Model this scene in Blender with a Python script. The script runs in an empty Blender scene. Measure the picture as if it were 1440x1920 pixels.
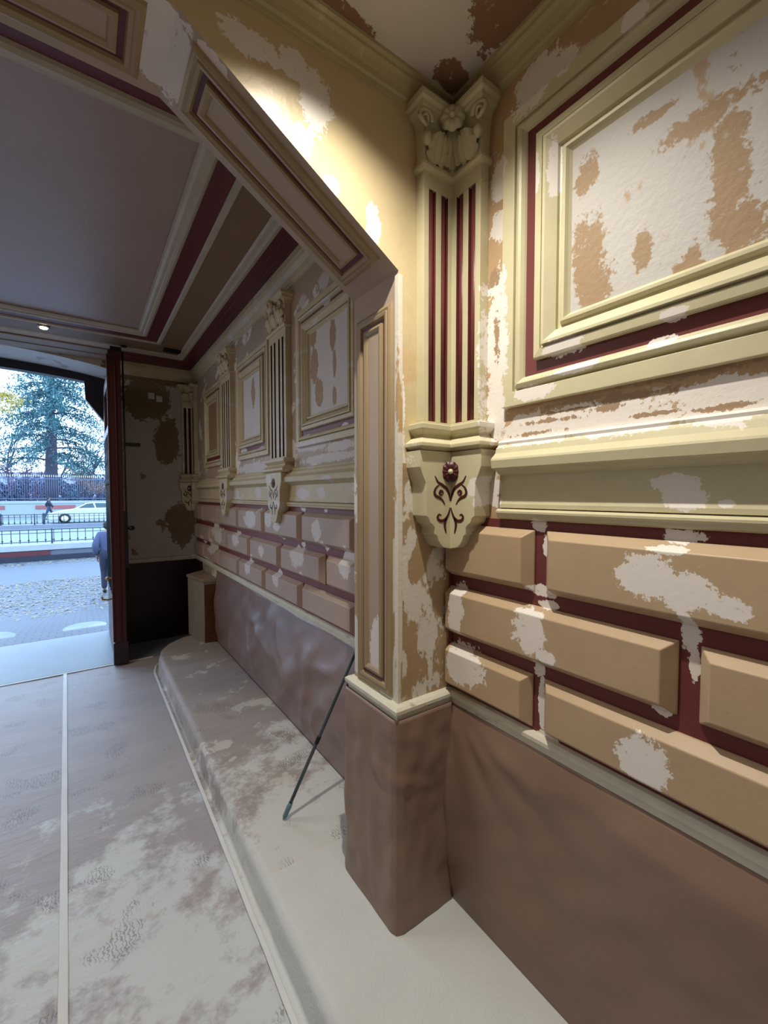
import bpy, bmesh, math, random
from mathutils import Vector, Matrix, noise
R = random.Random(7)
C = bpy.context.scene.collection
sc = bpy.context.scene
H = 1.70                                   # eye height: all z below are given relative to the eye

# ---------------------------------------------------------------- camera
cam_d = bpy.data.cameras.new('camera'); cam = bpy.data.objects.new('camera', cam_d); C.objects.link(cam)
yaw, pitch, roll = math.radians(35.054), math.radians(2.284), math.radians(-0.045)
fwd = Vector((math.sin(yaw)*math.cos(pitch), math.cos(yaw)*math.cos(pitch), -math.sin(pitch)))
rgt = Vector((math.cos(yaw), -math.sin(yaw), 0)); upv = rgt.cross(fwd)
r2 = rgt*math.cos(roll)+upv*math.sin(roll); u2 = -rgt*math.sin(roll)+upv*math.cos(roll)
m = Matrix((r2, u2, -fwd)).transposed().to_4x4(); m.translation = Vector((0, 0, H))
cam.matrix_world = m
cam_d.sensor_fit = 'HORIZONTAL'; cam_d.sensor_width = 36; cam_d.lens = 36*803.1/1440
cam_d.clip_start = 0.02; cam_d.clip_end = 500
sc.camera = cam

# ---------------------------------------------------------------- world, lights, exposure
sc.view_settings.view_transform = 'Standard'; sc.view_settings.look = 'None'
sc.view_settings.gamma = 1; sc.view_settings.use_curve_mapping = False
sc.view_settings.exposure = -0.18
sc.cycles.use_denoising = True
sc.cycles.max_bounces = 8; sc.cycles.diffuse_bounces = 5
w = bpy.data.worlds.new('overcast_sky'); sc.world = w; w.use_nodes = True
wn = w.node_tree; wn.nodes.clear()
bg = wn.nodes.new('ShaderNodeBackground'); wo = wn.nodes.new('ShaderNodeOutputWorld')
tc = wn.nodes.new('ShaderNodeTexCoord'); cr = wn.nodes.new('ShaderNodeValToRGB'); nz = wn.nodes.new('ShaderNodeTexNoise')
nz.inputs['Scale'].default_value = 2.5; nz.inputs['Detail'].default_value = 5
cr.color_ramp.elements[0].position = .35; cr.color_ramp.elements[0].color = (.36, .60, 1, 1)
cr.color_ramp.elements[1].position = .65; cr.color_ramp.elements[1].color = (.60, .80, 1, 1)
wn.links.new(tc.outputs['Generated'], nz.inputs['Vector']); wn.links.new(nz.outputs['Fac'], cr.inputs['Fac'])
wn.links.new(cr.outputs['Color'], bg.inputs['Color']); bg.inputs['Strength'].default_value = 6.2
wn.links.new(bg.outputs[0], wo.inputs[0])

def light(name, kind, loc, energy, color, rot=(0, 0, 0), **kw):
    d = bpy.data.lights.new(name, kind); d.energy = energy; d.color = color
    for k, v in kw.items(): setattr(d, k, v)
    o = bpy.data.objects.new(name, d); C.objects.link(o)
    o.location = (loc[0], loc[1], loc[2]+H); o.rotation_euler = rot
    return o
# recessed ceiling spot of the near bay (just outside the picture)
light('ceiling_spot_light', 'SPOT', (.55, .80, 1.365), 140, (1, .94, .83), (0, 0, 0), spot_size=math.radians(127), spot_blend=1.0, shadow_soft_size=.02)
light('bay_fill_light', 'AREA', (.1, -1.1, 1.34), 13, (1, .94, .86), (0, 0, 0), shape='RECTANGLE', size=1.6, size_y=1.6)  # unseen soft fill added for the near bay, not a ceiling spot
light('far_fill_light', 'AREA', (-1.7, 3.2, 1.44), 46, (1, .95, .89), (0, 0, 0), shape='RECTANGLE', size=1.2, size_y=1.6)  # unseen area fill added to brighten the far bay
# small lamp on the far ceiling
light('far_spot_light', 'SPOT', (-.25, 4.86, 1.455), 3, (1, .9, .75), (0, 0, 0), spot_size=math.radians(140), spot_blend=.5, shadow_soft_size=.03)
# sky portal in the street doorway
pt = light('doorway_portal', 'AREA', (-.93, 6.35, -.15), 1, (1, 1, 1), (math.radians(-90), 0, 0), shape='RECTANGLE', size=2.4, size_y=3.1)
pt.data.cycles.is_portal = True

# ---------------------------------------------------------------- materials
def lin(c):
    return tuple(((x/255)/12.92 if x/255 <= .04045 else ((x/255+.055)/1.055)**2.4) for x in c)+(1,)
# sanded / filled plaster spots: centre x,y,z and radii in metres (world)
NB=[(1.118,0.961,2.731,0.12,0.039,0.076),(1.118,0.963,2.581,0.12,0.035,0.051),(1.118,0.959,2.203,0.12,0.055,0.233),(1.118,0.961,2.393,0.12,0.049,0.043),(1.118,0.823,2.925,0.12,0.084,0.084),(1.118,0.728,2.91,0.12,0.041,0.043),(1.118,0.537,2.856,0.12,0.031,0.031),(1.118,0.801,2.636,0.12,0.012,0.053),(1.118,0.745,2.618,0.12,0.017,0.074),(1.118,0.706,2.116,0.12,0.066,0.023),(1.118,0.461,2.059,0.12,0.03,0.015),(1.118,0.673,2.048,0.12,0.07,0.014),(1.118,0.809,2.01,0.12,0.075,0.023),(1.118,0.434,2.112,0.12,0.03,0.013),(1.118,0.807,1.89,0.12,0.171,0.045),(1.118,0.569,1.888,0.12,0.165,0.041),(1.118,0.343,1.891,0.12,0.104,0.046),(1.118,0.655,1.922,0.12,0.236,0.032),(1.118,0.344,1.927,0.12,0.114,0.03),(1.118,0.963,1.996,0.12,0.049,0.105),(1.118,0.836,1.909,0.12,0.078,0.049),(1.118,0.983,1.723,0.12,0.051,0.04),(1.118,0.971,1.678,0.12,0.036,0.022),(1.118,0.431,1.728,0.12,0.053,0.022),(1.118,0.408,1.691,0.12,0.045,0.03),(1.118,0.329,1.68,0.12,0.018,0.009),(1.118,0.794,1.608,0.12,0.033,0.02),(1.118,0.412,1.605,0.12,0.043,0.017),(1.118,0.433,1.572,0.12,0.044,0.01),(1.118,0.472,1.504,0.12,0.074,0.055),(1.118,0.393,1.485,0.12,0.057,0.048),(1.118,0.314,1.46,0.12,0.044,0.023),(1.118,0.765,1.546,0.12,0.015,0.032),(1.118,0.772,1.409,0.12,0.045,0.019),(1.118,0.759,1.371,0.12,0.04,0.013),(1.118,1.112,1.306,0.12,0.038,0.078),(1.118,1.116,1.236,0.12,0.033,0.056),(1.118,0.798,1.28,0.12,0.06,0.069),(1.118,0.742,1.226,0.12,0.039,0.022),(1.118,0.799,1.338,0.12,0.057,0.013),(1.118,1.062,1.085,0.12,0.088,0.066),(1.118,1.115,1.087,0.12,0.041,0.079),(1.118,0.785,1.169,0.12,0.019,0.03),(1.118,0.776,1.065,0.12,0.011,0.098),(1.118,0.391,1.388,0.12,0.019,0.055),(1.118,0.381,1.311,0.12,0.011,0.044),(1.118,0.441,1.181,0.12,0.023,0.016),(1.118,0.471,1.052,0.12,0.063,0.066),(1.118,0.756,0.967,0.12,0.04,0.017),(0.585,1.18,2.852,0.052,0.12,0.091),(0.546,1.18,2.726,0.03,0.12,0.042),(0.394,1.18,2.907,0.086,0.12,0.039),(0.516,1.18,2.919,0.048,0.12,0.044),(0.632,1.18,2.629,0.029,0.12,0.037),(0.787,1.18,2.573,0.029,0.12,0.067),(0.9,1.18,1.751,0.023,0.12,0.184),(0.9,1.18,2.007,0.018,0.12,0.108)]
TB=[(1.133,0.649,2.344,0.12,0.039,0.099),(1.133,0.623,2.249,0.12,0.032,0.056),(1.133,0.617,2.198,0.12,0.021,0.035),(1.133,0.661,2.56,0.12,0.027,0.04),(1.133,0.342,2.371,0.12,0.026,0.155),(1.133,0.325,2.253,0.12,0.041,0.06),(1.133,0.383,2.525,0.12,0.069,0.025),(1.133,0.514,2.296,0.12,0.015,0.043),(1.133,0.496,2.598,0.12,0.048,0.012),(1.133,0.416,2.216,0.12,0.026,0.012),(1.133,0.406,2.235,0.12,0.015,0.026)]
FB=[(1.118,3.446,1.507,0.12,0.161,0.072),(1.118,3.05,1.525,0.12,0.106,0.061),(1.118,2.872,1.482,0.12,0.062,0.032),(1.118,2.25,1.497,0.12,0.062,0.066),(1.118,4.45,1.296,0.12,0.155,0.074),(1.118,3.858,1.309,0.12,0.1,0.074),(1.118,3.196,1.273,0.12,0.066,0.042),(1.118,2.528,1.304,0.12,0.102,0.07),(1.118,1.92,1.347,0.12,0.072,0.081),(1.118,3.533,1.107,0.12,0.067,0.069),(1.118,2.899,1.116,0.12,0.063,0.06),(1.118,3.951,1.7,0.12,0.127,0.05),(1.118,3.348,1.715,0.12,0.079,0.05),(1.118,2.511,1.709,0.12,0.101,0.032),(1.118,2.254,1.71,0.12,0.062,0.032),(1.118,2.499,1.614,0.12,0.038,0.017),(1.118,2.197,1.616,0.12,0.023,0.021),(1.118,3.268,1.579,0.12,0.042,0.017),(1.118,2.823,1.409,0.12,0.03,0.017),(1.118,2.503,1.388,0.12,0.033,0.019),(1.118,2.177,1.413,0.12,0.029,0.03),(1.118,3.435,1.21,0.12,0.036,0.021),(1.118,2.828,1.217,0.12,0.03,0.018),(1.118,2.466,1.207,0.12,0.027,0.019),(1.118,2.359,1.995,0.12,0.228,0.032),(1.118,2.042,1.965,0.12,0.184,0.03),(1.118,3.452,1.922,0.12,0.417,0.044),(1.118,2.171,1.911,0.12,0.362,0.027),(1.118,1.962,2.067,0.12,0.038,0.015),(1.118,2.436,2.058,0.12,0.066,0.011),(1.118,3.229,2.057,0.12,0.057,0.016),(1.118,3.689,2.074,0.12,0.082,0.022),(1.118,2.202,2.908,0.12,0.067,0.06),(1.118,2.5,2.896,0.12,0.054,0.039),(1.118,2.159,2.772,0.12,0.043,0.025),(1.118,2.085,1.79,0.12,0.042,0.02),(1.118,4.665,1.356,0.12,0.107,0.077),(1.118,4.756,1.155,0.12,0.175,0.079),(1.118,5.175,1.198,0.12,0.11,0.047),(1.118,4.973,0.971,0.12,0.171,0.051),(1.118,1.76,1.449,0.12,0.067,0.027)]
FT=[(1.133,2.33,2.626,0.12,0.039,0.064),(1.133,2.321,2.475,0.12,0.048,0.116),(1.133,2.264,2.293,0.12,0.051,0.094),(1.133,2.094,2.576,0.12,0.038,0.088),(1.133,2.075,2.414,0.12,0.021,0.079),(1.133,2.077,2.237,0.12,0.025,0.059),(1.133,3.429,2.52,0.12,0.045,0.13),(1.133,3.83,2.375,0.12,0.076,0.19)]
ST=[(1.133,0.764,1.92,0.12,0.107,0.008),(1.133,0.689,1.963,0.12,0.13,0.007),(1.133,0.537,1.949,0.12,0.091,0.01),(1.133,0.598,1.93,0.12,0.054,0.011),(1.133,0.348,1.889,0.12,0.067,0.007),(1.133,0.818,1.889,0.12,0.077,0.007),(1.133,0.41,1.976,0.12,0.118,0.011),(1.133,0.967,2.209,0.12,0.011,0.07),(1.133,0.988,2.425,0.12,0.023,0.025),(1.133,0.475,1.896,0.12,0.059,0.005),(1.133,0.713,1.94,0.12,0.083,0.005)]

def blob_group(name, blobs, warp=.9, scale=22, soft=.04):
    g = bpy.data.node_groups.new(name, 'ShaderNodeTree')
    g.interface.new_socket('Fac', in_out='OUTPUT', socket_type='NodeSocketFloat')
    N, L = g.nodes, g.links
    geo = N.new('ShaderNodeNewGeometry')
    nz = N.new('ShaderNodeTexNoise'); nz.inputs['Scale'].default_value = scale; nz.inputs['Detail'].default_value = 7; nz.inputs['Roughness'].default_value = .62
    L.new(geo.outputs['Position'], nz.inputs['Vector'])
    nb = N.new('ShaderNodeTexNoise'); nb.inputs['Scale'].default_value = scale*4; nb.inputs['Detail'].default_value = 6; nb.inputs['Roughness'].default_value = .7
    L.new(geo.outputs['Position'], nb.inputs['Vector'])
    last = None
    for (x, y, z, rx, ry, rz) in blobs:
        s = N.new('ShaderNodeVectorMath'); s.operation = 'SUBTRACT'; s.inputs[1].default_value = (x, y, z); L.new(geo.outputs['Position'], s.inputs[0])
        d = N.new('ShaderNodeVectorMath'); d.operation = 'DIVIDE'; d.inputs[1].default_value = (rx, ry, rz); L.new(s.outputs[0], d.inputs[0])
        l = N.new('ShaderNodeVectorMath'); l.operation = 'LENGTH'; L.new(d.outputs[0], l.inputs[0])
        if last is None: last = l.outputs['Value']
        else:
            mn = N.new('ShaderNodeMath'); mn.operation = 'MINIMUM'; L.new(last, mn.inputs[0]); L.new(l.outputs['Value'], mn.inputs[1]); last = mn.outputs[0]
    a = N.new('ShaderNodeMath'); a.operation = 'MULTIPLY_ADD'; L.new(nz.outputs['Fac'], a.inputs[0]); a.inputs[1].default_value = warp*1.6; L.new(last, a.inputs[2])
    a2 = N.new('ShaderNodeMath'); a2.operation = 'MULTIPLY_ADD'; L.new(nb.outputs['Fac'], a2.inputs[0]); a2.inputs[1].default_value = warp*.8; L.new(a.outputs[0], a2.inputs[2]); a = a2
    mr = N.new('ShaderNodeMapRange'); mr.interpolation_type = 'SMOOTHSTEP'
    e = 1+warp*1.17
    mr.inputs['From Min'].default_value = e+soft; mr.inputs['From Max'].default_value = e-soft
    L.new(a.outputs[0], mr.inputs['Value'])
    # scratches that let the under colour through
    n2 = N.new('ShaderNodeTexNoise'); n2.inputs['Scale'].default_value = 60; n2.inputs['Detail'].default_value = 5
    mp = N.new('ShaderNodeMapping'); mp.inputs['Scale'].default_value = (1, .6, 1); L.new(geo.outputs['Position'], mp.inputs['Vector']); L.new(mp.outputs[0], n2.inputs['Vector'])
    m2 = N.new('ShaderNodeMapRange'); m2.inputs['From Min'].default_value = .66; m2.inputs['From Max'].default_value = .72; m2.inputs['To Min'].default_value = 1; m2.inputs['To Max'].default_value = .45
    L.new(n2.outputs['Fac'], m2.inputs['Value'])
    mu = N.new('ShaderNodeMath'); mu.operation = 'MULTIPLY'; L.new(mr.outputs[0], mu.inputs[0]); L.new(m2.outputs[0], mu.inputs[1])
    out = N.new('NodeGroupOutput'); L.new(mu.outputs[0], out.inputs[0])
    return g
G_NEAR = blob_group('plaster_near', NB)
G_FAR = blob_group('plaster_far', FB, scale=14)
G_TAN = blob_group('tan_near', [(x, y, z, a, b_*1.25, c*1.2) for x, y, z, a, b_, c in TB], warp=1.5, scale=18, soft=.14)
G_STK = blob_group('tan_streaks', ST, warp=2.2, scale=18, soft=.12)
G_FTAN = blob_group('tan_far', FT, warp=.7, scale=10)
G_CEIL = blob_group('brown_ceiling', [(1.03, 1.07, 3.075, .07, .05, .2), (1.02, .80, 3.075, .10, .16, .2), (.62, 1.12, 3.075, .12, .035, .2), (.75, .85, 3.075, .14, .06, .2)], warp=.8, scale=14)
G_SOF = blob_group('sanded_soffit', [(.20, 1.32, 2.86, .10, .13, .06), (.16, 1.22, 2.885, .07, .06, .05), (.30, 1.22, 2.82, .05, .05, .05), (.888, 1.30, 1.10, .05, .05, .16)], warp=.8, scale=12)
G_FWALL = blob_group('tan_end_wall', [(.62, 5.65, 2.80, .28, .4, .25), (.83, 5.65, 2.33, .13, .4, .3), (.95, 5.65, 1.35, .16, .4, .28), (.7, 5.65, 3.1, .5, .4, .12)], warp=.9, scale=7)

WHITE = (228, 221, 213)
MATS = {}
def mat(name, col, rough=.55, groups=(), noise_patch=None, mottle=.10, mscale=6, bump=.15, bscale=60, metallic=0, emit=None, spec=.35, stretch=None):
    """groups: list of (node_group, colour); noise_patch: (colour, scale, threshold, stretch)"""
    if name in MATS: return MATS[name]
    m = bpy.data.materials.new(name); m.use_nodes = True; MATS[name] = m
    N, L = m.node_tree.nodes, m.node_tree.links
    b = N['Principled BSDF']; b.inputs['Roughness'].default_value = rough; b.inputs['Metallic'].default_value = metallic
    b.inputs['Specular IOR Level'].default_value = spec
    geo = N.new('ShaderNodeNewGeometry'); pos = geo.outputs['Position']
    def noi(scale, detail=5, st=None, rg=.55):
        n = N.new('ShaderNodeTexNoise'); n.inputs['Scale'].default_value = scale; n.inputs['Detail'].default_value = detail; n.inputs['Roughness'].default_value = rg
        if st:
            mp = N.new('ShaderNodeMapping'); mp.inputs['Scale'].default_value = st; L.new(pos, mp.inputs['Vector']); L.new(mp.outputs[0], n.inputs['Vector'])
        else: L.new(pos, n.inputs['Vector'])
        return n.outputs['Fac']
    def mixc(f, c1, c2):
        x = N.new('ShaderNodeMix'); x.data_type = 'RGBA'
        if isinstance(f, float): x.inputs[0].default_value = f
        else: L.new(f, x.inputs[0])
        for i, c in ((6, c1), (7, c2)):
            if isinstance(c, tuple): x.inputs[i].default_value = c
            else: L.new(c, x.inputs[i])
        return x.outputs[2]
    c = lin(col)
    dk = tuple(v*(1-2*mottle) for v in c[:3])+(1,); lt = tuple(min(1, v*(1+2*mottle)) for v in c[:3])+(1,)
    cur = mixc(noi(mscale, 6, stretch), dk, lt)
    if noise_patch:
        for (pc, ps, th, st) in (noise_patch if isinstance(noise_patch, list) else [noise_patch]):
            mr = N.new('ShaderNodeMapRange'); mr.inputs['From Min'].default_value = th-.015; mr.inputs['From Max'].default_value = th+.015
            L.new(noi(ps, 8, st, .6), mr.inputs['Value']); cur = mixc(mr.outputs[0], cur, lin(pc))
    for g, gc in groups:
        gn = N.new('ShaderNodeGroup'); gn.node_tree = g
        cur = mixc(gn.outputs[0], cur, lin(gc))
    L.new(cur, b.inputs['Base Color'])
    if bump:
        bp = N.new('ShaderNodeBump'); bp.inputs['Strength'].default_value = bump; bp.inputs['Distance'].default_value = .01
        L.new(noi(bscale, 4, stretch), bp.inputs['Height']); L.new(bp.outputs[0], b.inputs['Normal'])
    if emit: b.inputs['Emission Color'].default_value = lin(emit[0]); b.inputs['Emission Strength'].default_value = emit[1]
    return m
TAN, TRIM, MAROON, OLIVE = (182, 153, 118), (198, 190, 156), (108, 54, 52), (176, 158, 112)
NW = [(G_NEAR, WHITE)]; FW = [(G_FAR, (205, 196, 192))]
M = dict(
 wall_n=mat('near_wall_plaster', TAN, groups=NW+[(G_STK, (160, 134, 106))], noise_patch=((205, 195, 182), 9, .60, (1, .5, 1)), mottle=.08),
 wall_f=mat('far_wall_plaster', (176, 156, 138), groups=FW, noise_patch=(WHITE, 5, .56, (1, .7, 1)), mottle=.06),
 tan_n=mat('near_tan_paint', (180, 155, 124), rough=.45, groups=NW, mottle=.06, bump=.06),
 tan_f=mat('far_tan_paint', (170, 148, 134), rough=.5, groups=FW, mottle=.05, bump=.06),
 trim_n=mat('near_cream_trim', TRIM, rough=.42, groups=NW, mottle=.06, mscale=9, bump=.08, bscale=35),
 trim_f=mat('far_cream_trim', (196, 182, 150), rough=.5, groups=FW, noise_patch=((205, 198, 188), 7, .60, (1, .5, 1.5)), mottle=.08, bump=.05),
 mar_n=mat('near_maroon_paint', MAROON, rough=.4, groups=NW, mottle=.08, bump=.05),
 mar_f=mat('far_maroon_paint', (116, 58, 52), rough=.5, groups=FW, mottle=.06, bump=.05),
 field_n=mat('sanded_panel_field', (186, 182, 177), rough=.6, groups=[(G_TAN, (156, 130, 99))], noise_patch=((176, 152, 128), 10, .615, (1, 1.1, .6)), mottle=.05, mscale=4),
 field_f=mat('far_panel_field', (204, 197, 193), rough=.6, groups=[(G_FTAN, (165, 135, 105))], mottle=.04),
 field_dark=mat('unsanded_panel_field', (150, 126, 98), rough=.6, mottle=.06),
 trans=mat('ochre_wall_paint', (198, 180, 142), rough=.38, groups=NW, noise_patch=((198, 172, 132), 4, .56, (1, 1, 1)), mottle=.08, mscale=5, bump=.2, bscale=25),
 pier=mat('mottled_pier_plaster', (168, 142, 108), rough=.5, noise_patch=((212, 206, 194), 10, .50, (1.2, 1, .7)), groups=[], mottle=.08),
 edge=mat('pier_edge_plaster', (214, 206, 190), rough=.5, noise_patch=((180, 150, 108), 12, .56, (1, 1, .35)), mottle=.05),
 soffit=mat('soffit_paint', (170, 150, 132), rough=.5, mottle=.05, bump=.05, groups=[(G_SOF, (214, 206, 200))]),
 sof_mld=mat('soffit_ochre_moulding', (152, 132, 100), rough=.45, mottle=.06, bump=.05),
 sof_fld=mat('soffit_panel_field', (168, 148, 128), rough=.5, mottle=.04, bump=.04, groups=[(G_SOF, (214, 206, 200))]),
 sof_mar=mat('soffit_maroon_groove', (96, 52, 54), rough=.5, mottle=.05, bump=.04),
 ceil_n=mat('patched_ceiling', (198, 190, 182), rough=.7, groups=[(G_CEIL, (132, 98, 76))], mottle=.05),
 corn_n=mat('near_cornice_paint', (178, 166, 128), rough=.5, noise_patch=((196, 182, 150), 8, .64, (1, 1, 1)), mottle=.07),
 ceil_f=mat('grey_brown_ceiling', (164, 144, 136), rough=.33, mottle=.04, mscale=3, bump=.12, bscale=30),
 ceil_br=mat('brown_ceiling_band', (128, 102, 80), rough=.5, mottle=.05, bump=.05),
 ceil_mar=mat('maroon_ceiling_band', (98, 46, 50), rough=.4, mottle=.05, bump=.05),
 ceil_mld=mat('pale_ceiling_moulding', (178, 166, 148), rough=.5, mottle=.08, mscale=12, bump=.1),
 ceil_tan=mat('tan_ceiling_band', (150, 128, 110), rough=.5, mottle=.05),
 endw=mat('end_wall_plaster', (186, 180, 172), rough=.6, groups=[(G_FWALL, (124, 104, 78))], noise_patch=((130, 108, 84), 6, .63, (1, 1, .7)), mottle=.05),
 arch=mat('arch_white_plaster', (214, 210, 205), rough=.6, mottle=.04, noise_patch=((180, 172, 165), 3, .62, (1, 1, 3))),
 darkst=mat('dark_wainscot_stone', (40, 17, 15), rough=.35, mottle=.3, mscale=4, bump=.05),
 rail=mat('dusty_rail', (206, 202, 184), rough=.55, mottle=.08, mscale=14, noise_patch=((170, 164, 140), 10, .60, (1, .25, 2)), bump=.2, bscale=40),
 kraft=mat('brown_kraft_paper', (134, 109, 93), rough=.42, mottle=.07, mscale=5, bump=.3, bscale=9, spec=.45),
 kraftf=mat('dusty_kraft_paper', (132, 110, 104), rough=.34, mottle=.08, mscale=5, bump=.25, bscale=9, spec=.5),
 floorp=mat('dusty_floor_paper', (164, 157, 158), rough=.5, mottle=.10, mscale=3, stretch=(.5, 1.6, 1), bump=.35, bscale=14),
 stepp=mat('dusty_step_paper', (162, 152, 146), rough=.7, mottle=.10, mscale=5, stretch=(.4, 2.2, 1), bump=.3, bscale=16, noise_patch=((196, 190, 180), 5, .60, (1, 1, 1))),
 stepn=mat('white_dust_paper', (204, 206, 203), rough=.8, mottle=.05, mscale=4, bump=.25, bscale=90),
 tape=mat('pale_masking_tape', (214, 214, 212), rough=.5, mottle=.06, bump=.1),
 stone=mat('pale_stone_floor', (122, 130, 138), rough=.4, mottle=.06, mscale=3),
 boxm=mat('boxing_marble', (150, 140, 128), rough=.4, mottle=.12, mscale=8), boxd=mat('boxing_brown_face', (92, 58, 32), rough=.45, mottle=.35, mscale=9),
 wood=mat('dark_red_door_wood', (66, 26, 24), rough=.4, mottle=.2, stretch=(8, 8, .6), bump=.15),
 iron=mat('black_iron', (20, 18, 22), rough=.45, mottle=.1, bump=0), brass=mat('worn_brass', (170, 140, 100), rough=.35, metallic=.6, bump=0),
 glass=mat('door_glass_pane', (170, 190, 205), rough=.1, bump=0, mottle=.02),
 white_pl=mat('white_plastic', (200, 194, 186), rough=.5, mottle=.03, bump=0),
 pole=mat('grey_pole_metal', (78, 86, 88), rough=.35, mottle=.15, mscale=12, metallic=.3, bump=0), poletip=mat('blue_green_pole_grip', (96, 132, 138), rough=.5, mottle=.1, bump=0),
)
# floor paper: add dust clouds and footprints
def dust(m, col, centre, radius, scale, thr, amt=1.0, foot=True):
    N, L = m.node_tree.nodes, m.node_tree.links
    b = N['Principled BSDF']; src = b.inputs['Base Color'].links[0].from_socket
    geo = N.new('ShaderNodeNewGeometry')
    s = N.new('ShaderNodeVectorMath'); s.operation = 'DISTANCE'; s.inputs[1].default_value = centre; L.new(geo.outputs['Position'], s.inputs[0])
    near = N.new('ShaderNodeMapRange'); near.inputs['From Min'].default_value = radius; near.inputs['From Max'].default_value = radius*.25; near.inputs['To Min'].default_value = -.14; near.inputs['To Max'].default_value = .12
    L.new(s.outputs['Value'], near.inputs['Value'])
    n = N.new('ShaderNodeTexNoise'); n.inputs['Scale'].default_value = scale; n.inputs['Detail'].default_value = 14; n.inputs['Roughness'].default_value = .72; L.new(geo.outputs['Position'], n.inputs['Vector'])
    ad = N.new('ShaderNodeMath'); ad.operation = 'ADD'; L.new(n.outputs['Fac'], ad.inputs[0]); L.new(near.outputs[0], ad.inputs[1])
    mr = N.new('ShaderNodeMapRange'); mr.inputs['From Min'].default_value = thr-.05; mr.inputs['From Max'].default_value = thr+.06; mr.inputs['To Max'].default_value = amt
    L.new(ad.outputs[0], mr.inputs['Value'])
    x = N.new('ShaderNodeMix'); x.data_type = 'RGBA'; L.new(mr.outputs[0], x.inputs[0]); L.new(src, x.inputs[6]); x.inputs[7].default_value = lin(col)
    out = x.outputs[2]
    if foot:   # wavy tread marks of boots in the dust
        wv = N.new('ShaderNodeTexWave'); wv.inputs['Scale'].default_value = 22; wv.inputs['Distortion'].default_value = 9; wv.inputs['Detail'].default_value = 3; wv.inputs['Detail Scale'].default_value = 2.5
        L.new(geo.outputs['Position'], wv.inputs['Vector'])
        n3 = N.new('ShaderNodeTexNoise'); n3.inputs['Scale'].default_value = 4.2; n3.inputs['Detail'].default_value = 4; L.new(geo.outputs['Position'], n3.inputs['Vector'])
        g1 = N.new('ShaderNodeMapRange'); g1.inputs['From Min'].default_value = .57; g1.inputs['From Max'].default_value = .62; L.new(n3.outputs['Fac'], g1.inputs['Value'])
        g2 = N.new('ShaderNodeMapRange'); g2.inputs['From Min'].default_value = .68; g2.inputs['From Max'].default_value = .78; g2.inputs['To Max'].default_value = .55; L.new(wv.outputs['Fac'], g2.inputs['Value'])
        mu = N.new('ShaderNodeMath'); mu.operation = 'MULTIPLY'; L.new(g1.outputs[0], mu.inputs[0]); L.new(g2.outputs[0], mu.inputs[1])
        x2 = N.new('ShaderNodeMix'); x2.data_type = 'RGBA'; L.new(mu.outputs[0], x2.inputs[0]); L.new(out, x2.inputs[6]); x2.inputs[7].default_value = lin((104, 94, 92)); out = x2.outputs[2]
    L.new(out, b.inputs['Base Color'])
dust(M['floorp'], (200, 204, 204), (.25, 1.5, 0), 1.8, 3.4, .555)
dust(M['stepp'], (204, 204, 198), (.85, 1.6, .15), 1.5, 4, .51)

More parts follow.
